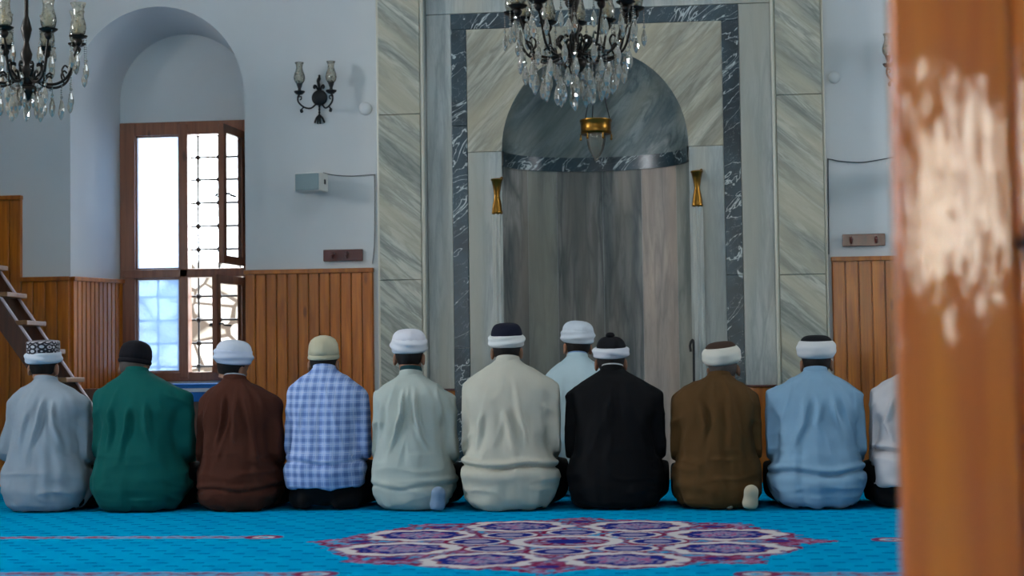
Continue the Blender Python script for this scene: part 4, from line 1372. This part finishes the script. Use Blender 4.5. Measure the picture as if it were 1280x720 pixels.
def hat(kind, root, pose, seed, capc, wrapc=(226, 226, 222), caplabel=None):
    """headgear in base head coordinates; z offsets are from the head centre"""
    H = pose.head
    wf = wrapfold(seed)
    wmat = cl_(wrapc, 'turban_cloth')
    cmat = m_pcap if capc == 'pattern' else cl_(capc, 'cap_cloth')
    def put(name, prof, mat, fn=None, lab=None, tilt=0.17, dz=0.012):
        V, f = cap_lathe(prof, fn=fn)
        if tilt or dz:
            Rt = np.array(Euler((tilt, 0, 0)).to_matrix())
            V = (V-HC) @ Rt.T + HC + np.array([0, 0, dz])
        o = put_mesh(name, H(V), f, mat, root, 70)
        if lab: o['label'] = lab
        return o
    def dome(r0, z0, r1, z1, n=9, flat=1.6):
        return [(r0+(r1-r0)*0, z0)]+[(r1*math.cos(PI/2*k/n)**(1/flat) if k < n else 1e-5, z0+(z1-z0)*(0.25+0.75*math.sin(PI/2*k/n))) for k in range(n+1)]
    def band(z0, z1, r, bulge, n=12):
        out = [(r-.014, z0+.004)]
        for k in range(n+1):
            t = k/n
            out.append((r+bulge*math.sin(PI*t)**.6, z0+(z1-z0)*t))
        return out+[(r-.016, z1-.006)]
    if kind == 'dome':
        put('turban_wrap', band(-.019, .062, .087, .017), wmat, wf)
        put('cap', dome(.092, .03, .093, .112), cmat, lambda a, z, r: .0012*math.sin(14*a)*(r > .02), caplabel)
    elif kind == 'fez':
        put('turban_wrap', band(-.020, .046, .085, .018), wmat, wf)
        put('cap', dome(.086, .0, .088, .108, flat=2.6), cmat, None, caplabel)
    elif kind == 'flat':
        put('turban_wrap', band(-.016, .078, .086, .022), wmat, wrapfold(seed, .0016, 1.0))
        put('cap', dome(.088, .03, .09, .106, flat=2.2), cmat, None, caplabel)
    elif kind == 'knot':
        put('turban_wrap', band(-.017, .040, .086, .018), wmat, wf)
        put('cap', dome(.08, .0, .082, .098, flat=1.5), cmat, lambda a, z, r: .004*math.sin(5*a+1)*(r > .02), caplabel)
        V, f = cap_lathe([(1e-5, .09), (.020, .095), (.026, .105), (.018, .118), (1e-5, .122)], 20)
        V[:, 1] -= .036; V[:, 2] += .008
        put_mesh('knot', H(V), f, cmat, root, 70)
    elif kind == 'knit':
        put('cap', band(-.022, .004, .083, .005, 5)[:-1]+[(.086, .008), (.087, .03), (.083, .062), (.070, .088), (.048, .104), (.022, .112), (1e-5, .113)], cmat,
            lambda a, z, r: .0014*math.sin(22*a)*(r > .03) + .003*math.sin(2*a+seed)*(z > .02), caplabel)
    elif kind == 'tall':
        put('turban_wrap', band(-.022, .042, .086, .018), wmat, wf)
        put('cap', [(.086, .0), (.091, .04), (.092, .09), (.091, .100), (.086, .104), (.06, .108), (1e-5, .110)], cmat, None, caplabel)

ROW_Y = 9.2
def person(px, dy, half, collar_px, top_px, head_px, label, garment, gcol, hatkind, capc, wrapc=(226, 226, 222), caplabel=None, seed=1, rot=(-.12, 0, 0), top_off=.112,
           head_y=.09, creases=(), tuck=None, hair=None, beard=True, collar=None, skinc=(150, 104, 78), sxm=(1, 1, 1, 1, 1, 1), Y=None, amp=1.0, feet=(), gmat=None, collar_h=.008, bounds=(-900, 2500)):
    Y0 = (ROW_Y if Y is None else Y)+dy
    x0, _ = at(px, 560, Y0-.1)
    _, cz = at(px, collar_px, Y0)
    top_off += .034
    hx, hz = at(head_px, top_px, Y0+.08)
    wf = half/60.0*Y0/ROW_Y
    sx = [wf*m for m in sxm]+[.5+.5*wf, 1.0]
    head = (hx-x0, head_y, hz-top_off)
    lim = tuple(at(q, 560, Y0-.12)[0]-x0+e for q, e in zip(bounds, (.0025, -.0025)))
    pose = Pose(cz, head, rot, sx, .55+.45*wf, lim)
    root = empty('person', (x0, Y0, 0))
    inner = Pose(cz, head, rot, sx, .55+.45*wf, (lim[0]+.03, lim[1]-.03))
    tag(root, label, 'person', 'worshippers kneeling')
    put_mesh('body', inner.whole(BODY[0]), BODY[1], skin(skinc), root)
    gm = gmat or cl_(gcol, garment+'_cloth')
    base = ROBE if garment == 'robe' else SHIRT
    V = fold(pose.body(base[0]), base[1], seed, creases, tuck, amp, .115*cz/.735 if garment != 'robe' else 0)
    V = pose.squeeze(V)
    put_mesh(garment, V, base[1], gm, root)
    V = pose.body(TROU[0]); V[:, 2] = np.maximum(V[:, 2], .002)
    put_mesh('trousers', V, TROU[1], m_trouser, root)
    put_mesh('hair', pose.head(HAIR[0]), HAIR[1], hair or m_hair, root)
    if beard: put_mesh('beard', pose.head(BEARD[0]), BEARD[1], hair or m_hair, root)
    hat(hatkind, root, pose, seed, capc, wrapc, caplabel)
    Rt = np.array(Euler((-.22, 0, 0)).to_matrix())
    def neckband(name, r, top, mat):
        m = MB().lathe([(r+.0085, -.05), (r+.0045, -.012), (r+.002, top-.004), (r, top), (r-.003, top-.004), (r-.002, -.03)], 40)
        Vc = np.array(m.v); Vc[:, 1] *= 1.08
        return put_mesh(name, pose.body(Vc @ Rt.T + np.array([0, .034, .745])), m.f, mat, root)
    neckband('collar', .0625, .014, gmat or cl_(gcol, 'collar_cloth'))
    if collar: neckband('inner_collar', .0590, .014+collar_h, cl_(collar, 'collar_cloth'))['label'] = 'collar of another colour showing above the neckline'
    for fx, fy, ry, rx, col in feet:
        Vf = FOOT[0] @ np.array(Euler((rx, ry, 0)).to_matrix()).T
        Vf[:, 2] -= Vf[:, 2].min()-.003
        put_mesh('sock', Vf+np.array([fx, fy, 0]), FOOT[1], cl_(col, 'sock_cloth'), root)
    return root

cr2 = lambda *p: list(p)
person(53, 0.0, 62, 477, 425, 54, 'worshipper in pale grey robe and patterned cap nearest the pulpit stair', 'robe', (150, 162, 172), 'tall', 'pattern', (206, 214, 224), 'dark cap with white and maroon pattern', 1,
       (-.10, 0, .0), .110, .09, [(cr2((.02, .66), (.01, .5), (-.035, .32)), .016, .012), (cr2((.07, .64), (.09, .48), (.15, .33)), .014, .013), (cr2((-.05, .6), (-.08, .45), (-.1, .3)), .009, .016)], sxm=(.95, 1.0, 1.0, 1.0, .95, 1.0), bounds=(-40, 108))
person(170, -0.02, 69, 466, 427, 166, 'worshipper in dark green robe and black skullcap', 'robe', (4, 86, 80), 'knit', (24, 22, 28), seed=2, rot=(-.30, .06, -.25), top_off=.105,
       head_y=.11, creases=[(cr2((-.02, .6), (-.02, .45), (-.06, .3)), .014, .013), (cr2((.07, .62), (.09, .45), (.13, .33)), .014, .012), (cr2((-.14, .6), (-.11, .45), (-.13, .3)), .012, .014)],
       hair=m_hair_grey, beard=False, sxm=(.95, 1.0, 1.0, 1.0, 1.0, 1.04), skinc=(146, 100, 76), bounds=(108, 238))
person(292, 0.0, 58, 476, 425, 290, 'worshipper in dark brown robe and white turban with head turned right', 'robe', (72, 36, 24), 'dome', (214, 220, 232), (206, 214, 232), seed=3, rot=(-.16, .14, -.45),
       creases=[(cr2((-.05, .66), (-.045, .5), (-.09, .32)), .013, .011), (cr2((.02, .62), (.03, .48), (.02, .34)), .009, .014)], collar=(150, 158, 168), tuck=(.12, .006), bounds=(238, 350))
person(403, 0.03, 58, 463, 419, 404, 'worshipper in blue checked shirt and beige knitted cap', 'shirt', (120, 140, 180), 'knit', (196, 188, 160), seed=4, rot=(-.10, 0, 0), top_off=.113,
       creases=[(cr2((-.1, .62), (-.12, .45), (-.08, .3)), .008, .014)], tuck=(.26, .006), beard=False, gmat=plaid('blue_check'), amp=1.0, bounds=(350, 460))
person(513, 0.0, 58, 470, 411, 511, 'young worshipper in pale grey robe with dark green collar and white cap', 'robe', (178, 186, 178), 'dome', (226, 224, 230), (226, 226, 230), seed=5, rot=(-.08, 0, 0),
       creases=[(cr2((-.035, .68), (-.035, .52), (-.075, .38), (-.12, .27)), .018, .010), (cr2((.03, .68), (.04, .52), (.07, .40), (.13, .30)), .018, .010), (cr2((-.16, .6), (-.15, .48), (-.19, .33)), .010, .012)],
       tuck=(.13, .004), collar=(28, 62, 66), collar_h=.024, feet=[(.165, -.27, .12, -.15, (132, 152, 176))], sxm=(.9, .94, .98, 1, 1, 1), bounds=(460, 572))
person(635, -0.03, 68, 452, 404, 633, 'worshipper in loose beige white robe and navy cap with white band', 'robe', (196, 192, 176), 'fez', (26, 28, 44), seed=6, rot=(-.06, 0, 0), top_off=.108,
       creases=[(cr2((-.01, .55), (.02, .45), (.05, .3)), .012, .016), (cr2((.06, .58), (.1, .42), (.1, .3)), .012, .014), (cr2((-.12, .55), (-.14, .4), (-.17, .28)), .010, .014)], tuck=(.235, .013), sxm=(.95, .98, 1.0, .98, .98, 1.0), bounds=(572, 702))
person(722, 0.0, 50, 448, 401, 721, 'prayer leader in pale blue robe and white turban kneeling ahead of the row', 'robe', (186, 208, 214), 'dome', (214, 222, 230), (214, 222, 230), seed=7, rot=(-.06, .03, .35), Y=10.15,
       creases=[(cr2((.03, .6), (.05, .4)), .012, .014)], collar=(120, 150, 190), beard=False)
person(768, 0.02, 66, 464, 419, 763, 'worshipper in black robe and black cap with twisted white band', 'robe', (9, 9, 12), 'knot', (22, 22, 26), (222, 222, 226), seed=8, rot=(-.06, .0, .0), top_off=.104,
       creases=[(cr2((-.03, .6), (-.03, .4)), .008, .016)], collar=(190, 190, 190), sxm=(.95, .96, 1, 1, .98, 1), bounds=(702, 835))
person(896, 0.0, 60, 472, 427, 903, 'worshipper in olive brown robe and white turban with brown top', 'robe', (86, 60, 30), 'flat', (70, 52, 42), (222, 218, 204), seed=9, rot=(-.08, -.10, 0), top_off=.106,
       creases=[(cr2((-.09, .6), (-.06, .45), (-.08, .32)), .010, .014), (cr2((.06, .58), (.08, .42), (.06, .3)), .009, .014)], beard=False, hair=m_hair_grey,
       feet=[(.165, -.27, .1, -.15, (186, 174, 150)), (.06, -.235, .0, -1.25, (176, 164, 140))], skinc=(140, 98, 74), bounds=(835, 956))
person(1021, 0.0, 65, 466, 419, 1020, 'worshipper in light blue robe and black cap with broad white band', 'robe', (134, 168, 192), 'flat', (24, 24, 28), (226, 224, 222), seed=10, rot=(-.10, 0, 0), top_off=.106,
       creases=[(cr2((.08, .6), (.09, .5), (.12, .38)), .016, .014), (cr2((-.05, .62), (-.07, .45), (-.14, .3)), .011, .014), (cr2((.02, .6), (.0, .45), (.03, .33)), .009, .016)],
       tuck=(.19, .010), beard=False, sxm=(.93, .97, .98, 1, 1, 1.02), bounds=(956, 1088))
person(1142, 0.0, 58, 465, 418, 1150, 'worshipper in white shirt and black trousers half hidden behind the post', 'shirt', (206, 200, 200), 'flat', (60, 44, 40), (222, 218, 214), seed=11, rot=(-.1, 0, 0), top_off=.106,
       creases=[(cr2((-.1, .6), (-.14, .45), (-.1, .3)), .012, .014)], tuck=(.3, .012), beard=False, bounds=(1088, 1240))

# ------------------------------------------------------------------ light: daylight through the windows, plus an added overhead fill
Wd = bpy.data.worlds.new('daylight'); S.world = Wd
Wd.use_nodes = True
bg = Wd.node_tree.nodes['Background']
bg.inputs[0].default_value = (0.86, 0.93, 1.0, 1)
bg.inputs[1].default_value = 20.0
def area(name, loc, rot, sx_, sy_, L, col):
    d = bpy.data.lights.new(name, 'AREA'); d.shape = 'RECTANGLE'; d.size = sx_; d.size_y = sy_
    d.energy = L*PI*sx_*sy_; d.color = col
    o = bpy.data.objects.new(name, d); COL.objects.link(o)
    o.location = loc; o.rotation_euler = rot
    return o
def wl(axis, c, win_, L, col, sg):
    a, b, z0, z1 = win_
    m_, zc = (a+b)/2, (z0+z1)/2
    if axis == 'x': area('window_daylight', (c, m_, zc), (PI/2, 0, PI/2*(-sg)), b-a, z1-z0, L, col)
    else: area('window_daylight', (m_, c, zc), (PI/2, 0, PI if sg > 0 else 0), b-a, z1-z0, L, col)
cool = (0.90, 0.96, 1.0)
wl('x', X0-0.3, LWIN[0], 125, cool, 1)
wl('x', X0-0.3, LWIN[1], 10, cool, 1)
wl('x', X1+0.3, RWIN[0], 36, (0.9, 0.95, 1.0), -1)
wl('y', YB-0.3, BWIN[0], 13, (1.0, 0.84, 0.42), -1)
wl('y', YB-0.3, BWIN[1], 5, cool, -1)
area('overhead_fill', (-0.65, 6.2, ZC-0.02), (0, 0, 0), 2.6, 2.6, 2.6, (0.86, 0.94, 1.0))  # added lamp under the flat ceiling, brightens carpet and shoulders from above
d = bpy.data.lights.new('portal', 'AREA'); d.shape = 'RECTANGLE'; d.size = W1-W0; d.size_y = WZ1-WZ0
d.cycles.is_portal = True
o = bpy.data.objects.new('portal', d); COL.objects.link(o)
o.location = ((W0+W1)/2, NY+0.26, (WZ0+WZ1)/2); o.rotation_euler = (-PI/2, 0, 0)

vs = S.view_settings
vs.view_transform = 'Standard'; vs.look = 'None'; vs.gamma = 1; vs.use_curve_mapping = False
vs.exposure = 0.0
cy = S.cycles
cy.use_denoising = True
cy.max_bounces = 8; cy.transmission_bounces = 8; cy.transparent_max_bounces = 12; cy.diffuse_bounces = 4
cy.caustics_reflective = False; cy.caustics_refractive = False
cy.sample_clamp_indirect = 4.0
